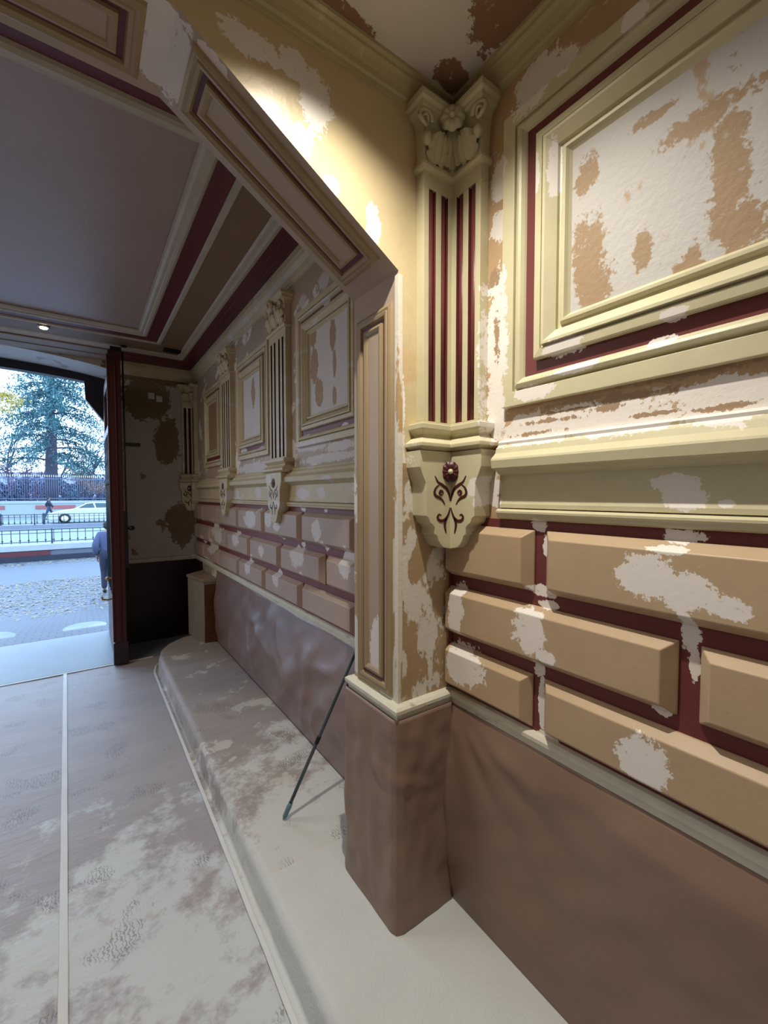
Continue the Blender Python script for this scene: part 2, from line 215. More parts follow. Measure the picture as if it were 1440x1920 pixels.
# ---------------------------------------------------------------- mesh helpers
def V(x, y, z): return Vector((x, y, z+H))
class MB:
    def __init__(s): s.v, s.f, s.m, s.sm = [], [], [], []
    def add(s, vs, fs, mi=0, smooth=False):
        n = len(s.v); s.v += [Vector(p) for p in vs]
        for k, f in enumerate(fs):
            s.f.append([n+i for i in f]); s.m.append(mi if isinstance(mi, int) else mi[k]); s.sm.append(smooth)
        return s
    def box(s, x0, x1, y0, y1, z0, z1, mi=0):
        vs = [V(x, y, z) for z in (z0, z1) for (x, y) in ((x0, y0), (x1, y0), (x1, y1), (x0, y1))]
        return s.add(vs, [(3, 2, 1, 0), (4, 5, 6, 7), (0, 1, 5, 4), (1, 2, 6, 5), (2, 3, 7, 6), (3, 0, 4, 7)], mi)
    def prism(s, poly, P, a0, a1, mi=0, smooth=False, mside=None):
        """poly: 2d points (p,q); P(p,q,a) -> xyz ; extruded from a0 to a1"""
        n = len(poly); vs = [P(p, q, a0) for p, q in poly]+[P(p, q, a1) for p, q in poly]
        fs = [tuple(range(n))[::-1], tuple(range(n, 2*n))]+[(i, (i+1) % n, n+(i+1) % n, n+i) for i in range(n)]
        ms = [mi, mi]+(list(mside) if isinstance(mside, list) else [mi if mside is None else mside]*n)
        return s.add(vs, fs, ms, smooth)
    def sweep(s, path, prof, P, mi=0, closed=False, smooth=False, caps=True):
        """path: plan points; prof: (offset, z) points; room lies right of the travel direction"""
        n = len(path); rows = []
        for i in range(n):
            p = Vector(path[i]); a = Vector(path[i-1]) if (i > 0 or closed) else None; b = Vector(path[(i+1) % n]) if (i < n-1 or closed) else None
            nn = []
            for q0, q1 in ((a, p), (p, b)):
                if q0 is None or q1 is None: continue
                d = (q1-q0).normalized(); nn.append(Vector((d.y, -d.x)))
            if len(nn) == 2:
                k = (nn[0]+nn[1]); off = k/(1+nn[0].dot(nn[1])) if (1+nn[0].dot(nn[1])) > .05 else nn[0]
            else: off = nn[0]
            rows.append([P(p.x+off.x*t, p.y+off.y*t, z) for t, z in prof])
        k = len(prof); vs = [x for r in rows for x in r]; fs = []
        for i in range(n if closed else n-1):
            j = (i+1) % n
            for c in range(k-1): fs.append((i*k+c, j*k+c, j*k+c+1, i*k+c+1))
        if caps and not closed:
            fs.append(tuple(range(k))); fs.append(tuple(range((n-1)*k, n*k))[::-1])
        return s.add(vs, fs, mi, smooth)
    def rect_sweep(s, u0, u1, v0, v1, prof, P, mi=0):
        """mitred rectangular frame, prof: (inset, t)"""
        vs = []
        for (i, t) in prof:
            vs += [P(u0+i, v0+i, t), P(u1-i, v0+i, t), P(u1-i, v1-i, t), P(u0+i, v1-i, t)]
        fs = [(4*c+j, 4*c+(j+1) % 4, 4*c+4+(j+1) % 4, 4*c+4+j) for c in range(len(prof)-1) for j in range(4)]
        return s.add(vs, fs, mi)
    def rect_sweep2(s, u0, u1, v0, v1, prof, P, mi=0):
        """as rect_sweep, prof: (inset_u, inset_v, t)"""
        vs = []
        for (i, k, t) in prof:
            vs += [P(u0+i, v0+k, t), P(u1-i, v0+k, t), P(u1-i, v1-k, t), P(u0+i, v1-k, t)]
        fs = [(4*c+j, 4*c+(j+1) % 4, 4*c+4+(j+1) % 4, 4*c+4+j) for c in range(len(prof)-1) for j in range(4)]
        return s.add(vs, fs, mi)
    def quad(s, u0, u1, v0, v1, t, P, mi=0):
        return s.add([P(u0, v0, t), P(u1, v0, t), P(u1, v1, t), P(u0, v1, t)], [(0, 1, 2, 3)], mi)
    def tube(s, pts, rads, n=8, mi=0, world=False, cap=True):
        pts = [Vector(p) for p in pts]; N = len(pts)
        if not hasattr(rads, '__len__'): rads = [rads]*N
        vs = []; ref = None
        for i in range(N):
            d = (pts[min(i+1, N-1)]-pts[max(i-1, 0)]).normalized()
            if ref is None or abs(ref.dot(d)) > .95: ref = Vector((0, 0, 1)) if abs(d.z) < .9 else Vector((1, 0, 0))
            a = d.cross(ref).normalized(); b = d.cross(a); ref = -b if False else ref
            for k in range(n):
                an = 2*math.pi*k/n; vs.append(pts[i]+(a*math.cos(an)+b*math.sin(an))*rads[i])
        fs = [(i*n+k, i*n+(k+1) % n, (i+1)*n+(k+1) % n, (i+1)*n+k) for i in range(N-1) for k in range(n)]
        if cap: fs += [tuple(range(n))[::-1], tuple(range((N-1)*n, N*n))]
        if not world: vs = [V(*v) for v in vs]
        return s.add(vs, fs, mi, True)
    def ball(s, c, r, mi=0, seg=12, sc3=(1, 1, 1)):
        vs = [V(c[0], c[1], c[2]+r*sc3[2])]; rings = seg//2
        for i in range(1, rings):
            th = math.pi*i/rings
            for k in range(seg):
                ph = 2*math.pi*k/seg; vs.append(V(c[0]+r*sc3[0]*math.sin(th)*math.cos(ph), c[1]+r*sc3[1]*math.sin(th)*math.sin(ph), c[2]+r*sc3[2]*math.cos(th)))
        vs.append(V(c[0], c[1], c[2]-r*sc3[2])); e = len(vs)-1; fs = []
        for k in range(seg): fs.append((0, 1+k, 1+(k+1) % seg)); fs.append((e, e-seg+(k+1) % seg, e-seg+k))
        for i in range(rings-2):
            for k in range(seg): a = 1+i*seg; fs.append((a+k, a+seg+k, a+seg+(k+1) % seg, a+(k+1) % seg))
        return s.add(vs, fs, mi, True)
    def grid(s, nu, nv, F, mi=0, smooth=True):
        vs = [F(i/nu, j/nv) for j in range(nv+1) for i in range(nu+1)]
        return s.add(vs, [(j*(nu+1)+i, j*(nu+1)+i+1, (j+1)*(nu+1)+i+1, (j+1)*(nu+1)+i) for j in range(nv) for i in range(nu)], mi, smooth)
    def build(s, name, mats, parent=None, origin=None, recalc=True, solid=0, bevel=0):
        me = bpy.data.meshes.new(name); o = bpy.data.objects.new(name, me); C.objects.link(o)
        org = Vector(parent_origin(parent)) if parent else Vector(origin) if origin else None
        if org is None:
            lo = Vector([min(v[i] for v in s.v) for i in range(3)]); hi = Vector([max(v[i] for v in s.v) for i in range(3)])
            org = Vector(((lo.x+hi.x)/2, (lo.y+hi.y)/2, lo.z))
        me.from_pydata([v-org for v in s.v], [], s.f)
        for mm in (mats if isinstance(mats, (list, tuple)) else [mats]): me.materials.append(mm)
        me.polygons.foreach_set('material_index', s.m); me.polygons.foreach_set('use_smooth', s.sm)
        if recalc:
            b = bmesh.new(); b.from_mesh(me); bmesh.ops.recalc_face_normals(b, faces=b.faces); b.to_mesh(me); b.free()
        me.update()
        if parent: o.parent = parent; o['_o'] = list(org)
        else: o.location = org; o['_o'] = list(org)
        if solid:
            md = o.modifiers.new('thickness', 'SOLIDIFY'); md.thickness = solid; md.offset = -1
        if bevel:
            md = o.modifiers.new('bevel', 'BEVEL'); md.width = bevel; md.segments = 2; md.limit_method = 'ANGLE'; md.angle_limit = math.radians(35)
        return o
def parent_origin(p):
    return p['_o']
def thing(name, label, cat, loc, group=None, kind=None):
    o = bpy.data.objects.new(name, None); C.objects.link(o); o.empty_display_size = .1
    L = V(*loc); o.location = L; o['_o'] = list(L)
    return tag(o, label, cat, group, kind)
def tag(o, label=None, cat=None, group=None, kind=None):
    if label: o['label'] = label
    if cat: o['category'] = cat
    if group: o['group'] = group
    if kind: o['kind'] = kind
    return o
def struct(o, label, cat): return tag(o, label, cat, kind='structure')
I3 = lambda x, y, z: V(x, y, z)
def nz3(x, y, z): return noise.noise(Vector((x, y, z)))

# ---------------------------------------------------------------- key dimensions
XR, YT, YB, YE = 1.138, 1.18, 1.47, 5.65      # right wall, cross wall front and back, street-end wall
XL, YN = -3.0, -2.6                            # left wall and rear wall of the near bay (out of the picture)
PX, PXL = .888, -2.75                          # pier reveals of the opening
ZF, ZS = -1.70, -1.55                          # passage floor, raised side kerb
ZC, ZCF = 1.375, 1.49                          # ceilings
XS = .565                                      # kerb edge
ZRT, ZRB = -.736, -.782
# ================================================================ setting
struct(MB().box(XL-.2, XR+.2, YN-.2, 6.32, ZF-.12, ZF).build('floor', M['stone']), 'pale stone floor of the carriage passage running out to the street door', 'floor')
b = MB()   # raised kerb, clipped corner at its street end
kp = [(XR, YN), (XS, YN), (XS, 4.55), (.60, 4.72), (.70, 4.90), (.84, 5.02), (.96, 5.06), (XR, 5.06)]
b.prism(kp, I3, ZF, ZS-.006)
struct(b.build('trim_1', M['stone']), 'raised kerb along the foot of the right wall, under the dusty paper', 'kerb')
struct(MB().box(XR, XR+.2, YN-.2, YT+.1, ZF, ZC+.2).build('wall_right', M['wall_n']), 'right wall of the near bay, tan paint with white filler patches', 'wall')
struct(MB().box(XR, XR+.2, YT+.1, YE+.65, ZF, ZCF+.1).build('wall_right_street_side', M['wall_f']), 'right wall of the far bay between the cross arch and the street end', 'wall')
struct(MB().box(XL-.2, XL, YN-.2, YE+.65, ZF, ZCF+.1).build('wall_left', M['wall_n']), 'plain left wall of the passage', 'wall')
struct(MB().box(XL-.2, XR+.2, YN-.2, YN, ZF, ZC+.2).build('wall_rear', M['wall_n']), 'plain wall behind the viewer', 'wall')
struct(MB().box(XL-.2, XR+.2, YN-.2, YT+.05, ZC, ZC+.1).build('ceiling', M['ceil_n']), 'near bay ceiling, white filler with brown patches', 'ceiling')
# ---- cross wall with the octagonal opening
b = MB(); XZ = lambda p, q, a: V(p, a, q)
OA, OB = (PX, .757), (.215, 1.185); OC, OD = (-2.08, 1.185), (PXL, .757)
b.prism([(PX, ZF), (XR, ZF), (XR, ZC+.15), (PX, ZC+.15), OA], XZ, YT, YB, 0, mside=2)
b.prism([OA, (PX, ZC+.15), (OB[0], ZC+.15), OB], XZ, YT, YB, 0, mside=2)
b.prism([OB, (OB[0], ZC+.15), (OC[0], ZC+.15), OC], XZ, YT, YB, 0, mside=2)
b.prism([OC, (OC[0], ZC+.15), (PXL, ZC+.15), OD], XZ, YT, YB, 0, mside=2)
b.prism([OD, (PXL, ZC+.15), (XL, ZC+.15), (XL, ZF), (PXL, ZF)], XZ, YT, YB, 0, mside=2)
# lower part of the right pier: bare mottled plaster
b.box(PX-.001, XR, YT-.001, YB+.001, ZRT, .11, 1)
cw = b.build('wall_cross', [M['trans'], M['pier'], M['soffit']])
struct(cw, 'cross wall with octagonal opening, ochre paint above and sanded patches below', 'wall')
# pale corner bead of the pier
MB().box(PX-.003, PX+.016, YT-.003, YT+.016, ZRT, .745).build('corner_bead', M['edge'], cw)

# ---- street-end wall with segmental arch
b = MB(); AX0, AX1, AC = -2.20, .345, -.93
def arch_z(x, crown=1.486, k=.066): return crown-k*(x-AC)**2-.008*(abs(x-AC)/1.25)**8
xs = [AX0+(AX1-AX0)*i/32 for i in range(33)]
b.prism([(AX1, ZF), (XR, ZF), (XR, ZCF+.05), (AX1, ZCF+.05)], XZ, YE, 6.3, 0, mside=1)
b.prism([(XL, ZF), (AX0, ZF), (AX0, ZCF+.05), (XL, ZCF+.05)], XZ, YE, 6.3, 0, mside=1)
for i in range(32):
    b.prism([(xs[i], arch_z(xs[i])), (xs[i+1], arch_z(xs[i+1])), (xs[i+1], ZCF+.05), (xs[i], ZCF+.05)], XZ, YE, 6.3, 0, mside=1)
we = b.build('wall_street_end', [M['endw'], M['arch']])
struct(we, 'street-end wall, white filler over brown paint, with an arched carriage opening', 'wall')
# facade outside so the street side is solid
b = MB(); b.box(XR, 4, 6.0, 6.3, -2.4, 4); b.box(-6, XL, 6.0, 6.3, -2.4, 4)
# dark wainscot of the end wall
b = MB(); b.box(AX1+.02, XR, YE-.03, YE, ZF, ZRT-.045); b.box(XR-.03, XR, 5.35, YE, ZF, ZRT-.045)
struct(b.build('trim_2', M['darkst']), 'dark red-black stone wainscot on the street-end wall behind the door leaf', 'wainscot')
# threshold stone
struct(MB().box(-2.2, .34, 5.02, 6.3, ZF, ZF+.012).build('trim_3', M['stone']), 'pale threshold slab between the floor paper and the street', 'threshold')

# ---- far ceiling with concentric bands
def band(b, o, i, z, mi=0):
    """flat ring between outer and inner rectangles (x0,x1,y0,y1)"""
    P4 = lambda r: [V(r[0], r[2], z), V(r[1], r[2], z), V(r[1], r[3], z), V(r[0], r[3], z)]
    b.add(P4(o)+P4(i), [(j, (j+1) % 4, 4+(j+1) % 4, 4+j) for j in range(4)], mi)
def rrect(x, yf, yn): return (AC-(x-AC), x, yn, yf)
rings = [rrect(1.138, 5.65, 1.47), rrect(1.09, 5.60, 1.50), rrect(.942, 5.19, 1.58), rrect(.860, 5.07, 1.64), rrect(.665, 4.785, 1.80), rrect(.625, 4.75, 1.83), rrect(.527, 4.61, 1.90), rrect(.440, 4.49, 1.985)]
b = MB()
b.box(XL-.1, XR+.1, YB-.02, YE+.1, ZCF+.015, ZCF+.12, 0)
for k, mi in enumerate([3, 1, 3, 2, 3, 1, 3]):
    band(b, rings[k], rings[k+1], ZCF, mi)
r = rings[-1]; b.add([V(r[0], r[2], ZCF+.012), V(r[1], r[2], ZCF+.012), V(r[1], r[3], ZCF+.012), V(r[0], r[3], ZCF+.012)], [(0, 1, 2, 3)], 0)
band(b, rings[-1], (r[0]+.001, r[1]-.001, r[2]+.001, r[3]-.001), ZCF+.006, 3)
cf = b.build('ceiling_far_bay', [M['ceil_f'], M['ceil_mar'], M['ceil_br'], M['ceil_mld']], recalc=False)
struct(cf, 'far bay ceiling, grey brown field inside concentric maroon, brown and pale bands', 'ceiling')
def ring_mould(name, o, i, prof, m, parent):
    """raised moulding between two rings; prof: (fraction 0..1, drop)"""
    b = MB(); vs = []
    for f, d in prof:
        q = [o[k]+(i[k]-o[k])*f for k in range(4)]
        vs += [V(q[0], q[2], ZCF-d), V(q[1], q[2], ZCF-d), V(q[1], q[3], ZCF-d), V(q[0], q[3], ZCF-d)]
    b.add(vs, [(4*c+j, 4*c+(j+1) % 4, 4*c+4+(j+1) % 4, 4*c+4+j) for c in range(len(prof)-1) for j in range(4)])
    return b.build(name, m, parent)
PRM = [(0, 0), (.08, .012), (.25, .022), (.45, .020), (.5, .012), (.72, .012), (.86, .004), (1, -.012)]
ring_mould('ceiling_moulding', rings[6], rings[7], PRM, M['ceil_mld'], cf)
ring_mould('ceiling_moulding', rings[4], rings[5], [(0, 0), (.2, .012), (.8, .012), (1, 0)], M['ceil_mld'], cf)
ring_mould('ceiling_moulding', rings[2], rings[3], [(0, 0), (.1, .014), (.35, .020), (.55, .012), (.85, .010), (1, 0)], M['ceil_mld'], cf)
for a0, a1 in ((.30, .36), (.62, .70)):
    o, i = rings[1], rings[2]
    q0 = tuple(o[k]+(i[k]-o[k])*a0 for k in range(4)); q1 = tuple(o[k]+(i[k]-o[k])*a1 for k in range(4))
    ring_mould('ceiling_bead', q0, q1, [(0, 0), (.25, .006), (.75, .006), (1, 0)], M['ceil_mar'], cf)

b = MB(); b.box(XL+.05, .34, 5.20, 5.64, ZCF-.016, ZCF-.001); b.box(XL+.05, .34, 5.20, 5.25, ZCF-.026, ZCF-.015); b.box(XL+.05, .34, 5.42, 5.45, ZCF-.024, ZCF-.015); b.build('tan_border_board', M['ceil_tan'], cf, bevel=.004)
# ---- cornices
def trim(n, path, prof, m, label, cat, closed=False):
    return struct(MB().sweep(path, prof, I3, closed=closed).build('trim_%d' % n, m), label, cat)
near_path = [(XL+.01, YT), (XR, YT), (XR, YN)]
trim(4, near_path, [(0, 1.302), (.008, 1.302), (.010, 1.312), (.018, 1.316), (.022, 1.33), (.034, 1.348), (.044, 1.356), (.046, 1.364), (.058, 1.366), (.060, 1.3755), (0, 1.3755)], M['corn_n'], 'olive cream cornice under the patched ceiling of the near bay', 'cornice')
far_path = [(AX1+.01, YE), (XR, YE), (XR, YB), (XL, YB)]
trim(5, far_path, [(0, 1.352), (.006, 1.352), (.008, 1.366), (.016, 1.372), (.022, 1.40), (.040, 1.43), (.044, 1.446), (.052, 1.45), (.054, ZCF-.001), (0, ZCF-.001)], M['trim_f'], 'dusty cream cornice around the far bay ceiling', 'cornice')
LEDGE = [(0, .178), (.016, .175), (.021, .169), (.019, .161), (.023, .156), (.030, .151), (.036, .134), (.046, .124), (.055, .116), (.057, .110), (.054, .086), (.046, .082), (.030, .078), (.020, .070), (.008, .064), (.006, -.012), (.012, -.030), (.012, -.042), (0, -.044)]
MOULD = [(0, -.046), (.022, -.046), (.030, -.052), (.030, -.058), (.024, -.064), (.022, -.074), (.010, -.079), (0, -.080)]
n_p = [(XR, .940), (XR, YN)]
trim(6, n_p, LEDGE, M['trim_n'], 'cream stepped ledge moulding and frieze on the near right wall', 'moulding')
trim(7, n_p, MOULD, M['trim_n'], 'thin cream moulding just above the near row of bevelled blocks', 'moulding')
f_p = [(XR, YE-.2), (XR, YB+.01)]
trim(8, f_p, LEDGE, M['trim_f'], 'dusty cream ledge moulding and frieze along the far bay wall', 'moulding')
trim(9, f_p, MOULD, M['trim_f'], 'thin dusty moulding above the far bay blocks', 'moulding')
RAIL = [(0, ZRT+.004), (.018, ZRT), (.026, ZRT-.008), (.026, ZRT-.020), (.018, ZRT-.026), (.016, ZRB), (0, ZRB)]
trim(10, [(XR, YT), (XR, YN)], RAIL, M['rail'], 'dusty white dado rail of the near bay above the brown paper', 'rail')
trim(11, [(XR-.0, YT), (PX, YT), (PX, YB), (XR, YB)][::-1], [(t*1.2, z) for t, z in RAIL], M['rail'], 'white ledge wrapping the foot of the pier shaft', 'rail')
trim(12, [(AX1, YE), (XR, YE), (XR, YB)], RAIL, M['rail'], 'dusty white dado rail of the far bay', 'rail')

# ---- maroon ground behind the bevelled blocks
b = MB(); b.box(XR-.004, XR, YN, YT-.001, ZRT-.004, -.080)
b.box(XR-.010, XR-.003, YT-.014, YT-.0, ZRT+.01, -.19)
struct(b.build('trim_13', M['mar_n']), 'maroon painted ground between the near bevelled blocks', 'painted wall band')
b = MB(); b.box(XR-.004, XR, YB+.001, YE-.001, ZRT-.004, -.080)
struct(b.build('trim_14', M['mar_f']), 'maroon painted ground between the far bay blocks', 'painted wall band')

# ---- bevelled blocks
PWR = lambda u, v, t: V(XR-t, u, v)            # right wall: u along y, v height
def block(parent, u0, u1, v0, v1, m, endbev=(1, 1)):
    b = MB(); bv, t = .023, .042
    a0, a1 = u0+(bv*1.15 if endbev[0] else 0), u1-(bv*1.15 if endbev[1] else 0)
    vs = [PWR(u0, v0, .004), PWR(u1, v0, .004), PWR(u1, v1, .004), PWR(u0, v1, .004),
          PWR(u0, v0, .010), PWR(u1, v0, .010), PWR(u1, v1, .010), PWR(u0, v1, .010),
          PWR(a0, v0+bv, t), PWR(a1, v0+bv, t), PWR(a1, v1-bv, t), PWR(a0, v1-bv, t)]
    fs = [(0, 1, 2, 3)]+[(j, (j+1) % 4, 4+(j+1) % 4, 4+j) for j in range(4)]+[(4+j, 4+(j+1) % 4, 8+(j+1) % 4, 8+j) for j in range(4)]+[(8, 9, 10, 11)]
    b.add(vs, fs)
    return b.build('block', m, parent, bevel=.0025)
rows = [(-.297, -.108), (-.517, -.340), (-.722, -.556)]
t = thing('rusticated_wall_band', 'tan raised stones with maroon joints on the nearest wall, right of the pier', 'wall cladding', (XR-.004, .3, -.73))
for r_, (v0, v1) in enumerate(rows):
    cuts = [(1.166, .805), (.763, .010), (-.032, -.785)] if r_ != 1 else [(1.166, .412), (.368, -.385), (-.427, -1.18)]
    for k, (a, c) in enumerate(cuts): block(t, c, a, v0, v1, M['tan_n'], (1, 0 if k == 0 else 1))
t = thing('rusticated_wall_band', 'pinkish tan raised stones with white filler spots in the far bay, behind the pier', 'wall cladding', (XR-.004, 3.4, -.73))
for r_, (v0, v1) in enumerate(rows):
    cuts = [(1.52+.0, 1.80)]+[(1.842+.66*k, 2.47+.66*k) for k in range(6)] if r_ != 1 else [(1.52, 2.147)]+[(2.192+.66*k, 2.818+.66*k) for k in range(5)]+[(5.49, 5.63)]
    for (a, c) in cuts: block(t, a, min(c, 5.63), v0, v1, M['tan_f'])

# ---- wall panels
def wall_panel(label, u0, u1, v0, v1, su, sv, ms, fieldm, group=None):
    t = thing('wall_panel', label, 'panel', (XR, (u0+u1)/2, v0), group)
    g = lambda pr: [(i*su, i*sv, tt) for i, tt in pr]
    tr, mr = ms
    MB().rect_sweep2(u0, u1, v0, v1, g([(0, 0), (0, .022), (.044, .022), (.046, .009), (.051, .009), (.054, .023), (.064, .027), (.072, .024), (.080, .016), (.084, .010)]), PWR).build('outer_frame', tr, t, bevel=.001)
    MB().rect_sweep2(u0, u1, v0, v1, g([(.084, .0105), (.124, .0105)]), PWR).build('groove', mr, t)
    MB().rect_sweep2(u0, u1, v0, v1, g([(.124, .006), (.124, .026), (.127, .031), (.149, .034), (.151, .026), (.155, .026), (.157, .040), (.165, .040), (.192, .020), (.194, .011), (.203, .009), (.206, .019), (.210, .023), (.218, .023), (.224, .014), (.230, .008)]), PWR).build('raised_moulding', tr, t)
    MB().quad(u0+.230*su, u1-.230*su, v0+.230*sv, v1-.230*sv, .008, PWR).build('panel_field', fieldm, t)
wall_panel('huge framed panel high on the near right wall, its field mostly white filler', -.95, .930, .280, 1.180, 1, 1, (M['trim_n'], M['mar_n']), M['field_n'])
wall_panel('framed panel next to the pier in the far bay, field with two brown streaks', 1.745, 2.560, .300, 1.130, .78, .76, (M['trim_f'], M['mar_f']), M['field_f'])
wall_panel('middle framed panel of the far bay, between the two fluted pilasters', 3.07, 3.835, .300, 1.130, .70, .76, (M['trim_f'], M['mar_f']), M['field_f'])
wall_panel('farthest framed panel, dull brown field, near the end wall corner', 4.34, 5.07, .300, 1.130, .70, .76, (M['trim_f'], M['mar_f']), M['field_dark'])

# ---- soffit panels of the opening
def sunk_panel(label, P, u0, u1, v0, v1, loc):
    t = thing('soffit_panel', label, 'panel', loc)
    MB().rect_sweep(u0, u1, v0, v1, [(0, 0), (.004, .008), (.014, .012), (.022, .010), (.026, .014), (.036, .012), (.040, .003)], P).build('moulding', M['sof_mld'], t)
    MB().rect_sweep(u0, u1, v0, v1, [(.040, .003), (.056, .003)], P).build('groove', M['sof_mar'], t)
    MB().rect_sweep(u0, u1, v0, v1, [(.056, .003), (.057, .012), (.066, .014), (.076, .010), (.080, .006)], P).build('inner_bead', M['sof_mld'], t)
    MB().quad(u0+.080, u1-.080, v0+.080, v1-.080, .006, P).build('panel_field', M['sof_fld'], t)
sunk_panel('tall sunk panel on the pier face inside the opening', lambda u, v, t: V(PX-t, u, v), YT+.030, YB-.030, ZRT+.012, .665, (PX, 1.32, ZRT))
dv = Vector((OB[0]-OA[0], OB[1]-OA[1])); dl = dv.length; dv.normalize(); nv = Vector((-dv.y, dv.x))
if nv.y > 0: nv = -nv
PS = lambda u, v, t: V(OA[0]+dv.x*u+nv.x*t, v, OA[1]+dv.y*u+nv.y*t)
sunk_panel('slanted sunk panel of the opening with maroon outline, above the pier', PS, .065, dl-.05, YT+.030, YB-.030, ((OA[0]+OB[0])/2, 1.32, .95))
sunk_panel('level sunk panel at the top of the opening, upper left corner', lambda u, v, t: V(u, v, 1.185-t), OC[0]+.05, OB[0]-.06, YT+.030, YB-.030, (-.9, 1.32, 1.18))

# ---------------------------------------------------------------- carved pieces
class Fr:
    """local frame in plan: origin o, along u, outward n"""
    def __init__(s, o, u, n): s.o, s.u, s.n = Vector(o), Vector(u).normalized(), Vector(n).normalized()
    def P(s, a, n, z): q = s.o+s.u*a+s.n*n; return V(q.x, q.y, z)
def rosette(b, f, z, r, d, petals=10, mi=0, scallop=.13):
    rings, seg = 5, petals*4; vs = [f.P(0, d*.35, z)]
    for i in range(1, rings+1):
        for k in range(seg):
            th = 2*math.pi*k/seg; q = i/rings; rr = r*q*(1-scallop*(1-abs(math.cos(th*petals/2)))*q)
            h = d*(.35+.65*math.sin(q*math.pi)*(.6+.4*abs(math.cos(th*petals/2)))) if i < rings else 0
            vs.append(f.P(rr*math.cos(th), h, z+rr*math.sin(th)))
    fs = [(0, 1+k, 1+(k+1) % seg) for k in range(seg)]+[(1+i*seg+k, 1+(i+1)*seg+k, 1+(i+1)*seg+(k+1) % seg, 1+i*seg+(k+1) % seg) for i in range(rings-1) for k in range(seg)]
    b.add(vs, fs, mi, True)
def leaf(b, f, z0, h, w, out, base=.004, lobes=4, mi=0):
    def F(i, j):
        v = j; s = (i-.5)*2
        ww = w*(.55+.45*math.sin(math.pi*min(1, v*.9+.12)))*(1-.28*abs(math.sin(v*lobes*math.pi)))*(1-v**5*.6)
        curl = base+out*v**2.2+.010*math.sin(math.pi*v)
        zz = z0+h*(v if v < .86 else .86-(v-.86)*.7)
        n = curl+(.010*(1-abs(s))**.6)*(1-.3*v)+.003*math.cos(s*math.pi*3)
        return f.P(s*ww/2, n if abs(s) < .98 else curl-.006, zz)
    b.grid(10, 14, F, mi)
def volute(b, f, a, z, r, n0, side, mi=0):
    pts, rad = [], []
    for k in range(20):
        th = k/19*math.pi*3.2; rr = r*(1-.78*k/19)
        pts.append(f.P(a+side*(rr*math.cos(th)-r), n0+.004*math.sin(k), z+rr*math.sin(th))); rad.append(.008-.004*k/19)
    b.tube(pts, rad, 6, mi, world=True)
def scroll_pts(side):
    S = [[(0, 1090), (12, 1010), (45, 935), (100, 888), (155, 850), (192, 775)],
         [(140, 885), (180, 925), (198, 980), (180, 1025), (130, 1052), (95, 1085), (68, 1135)],
         [(90, 1005), (95, 975), (118, 965), (132, 990), (118, 1012), (98, 1012)],
         [(0, 1175), (14, 1240), (45, 1305), (90, 1342), (140, 1332), (158, 1295), (140, 1260), (112, 1272)],
         [(35, 1300), (62, 1360), (66, 1420), (48, 1505)]]
    return [[(side*(p*.00037+.003), .143-(q-490)*.000274) for p, q in c] for c in S]
def spline(p, n=8):
    out = []; P = [p[0]]+list(p)+[p[-1]]
    for i in range(1, len(P)-2):
        for k in range(n):
            t = k/n; q = []
            for d in (0, 1):
                a, b_, c, e = P[i-1][d], P[i][d], P[i+1][d], P[i+2][d]
                q.append(.5*((2*b_)+(-a+c)*t+(2*a-5*b_+4*c-e)*t*t+(-a+3*b_-3*c+e)*t**3))
            out.append(tuple(q))
    return out+[tuple(p[-1])]
def carve(b, f, n, pts, wmax=.0055, mi=0):
    """inlaid groove ribbon, swelling in the middle"""
    p = spline(pts); N = len(p); vs = []
    for i in range(N):
        d = Vector(p[min(i+1, N-1)])-Vector(p[max(i-1, 0)]); d.normalize(); q = Vector((-d.y, d.x)); wd = wmax*(.25+.75*math.sin(math.pi*(i+.5)/N))
        a, c = Vector(p[i])+q*wd, Vector(p[i])-q*wd
        vs += [f.P(a.x, n-.002, a.y), f.P(a.x, n+.0012, a.y), f.P(c.x, n+.0012, c.y), f.P(c.x, n-.002, c.y)]
    fs = [(4*i+j, 4*i+4+j, 4*i+4+(j+1) % 4, 4*i+(j+1) % 4) for i in range(N-1) for j in range(4)]+[(0, 1, 2, 3), (4*N-1, 4*N-2, 4*N-3, 4*N-4)]
    b.add(vs, fs, mi)

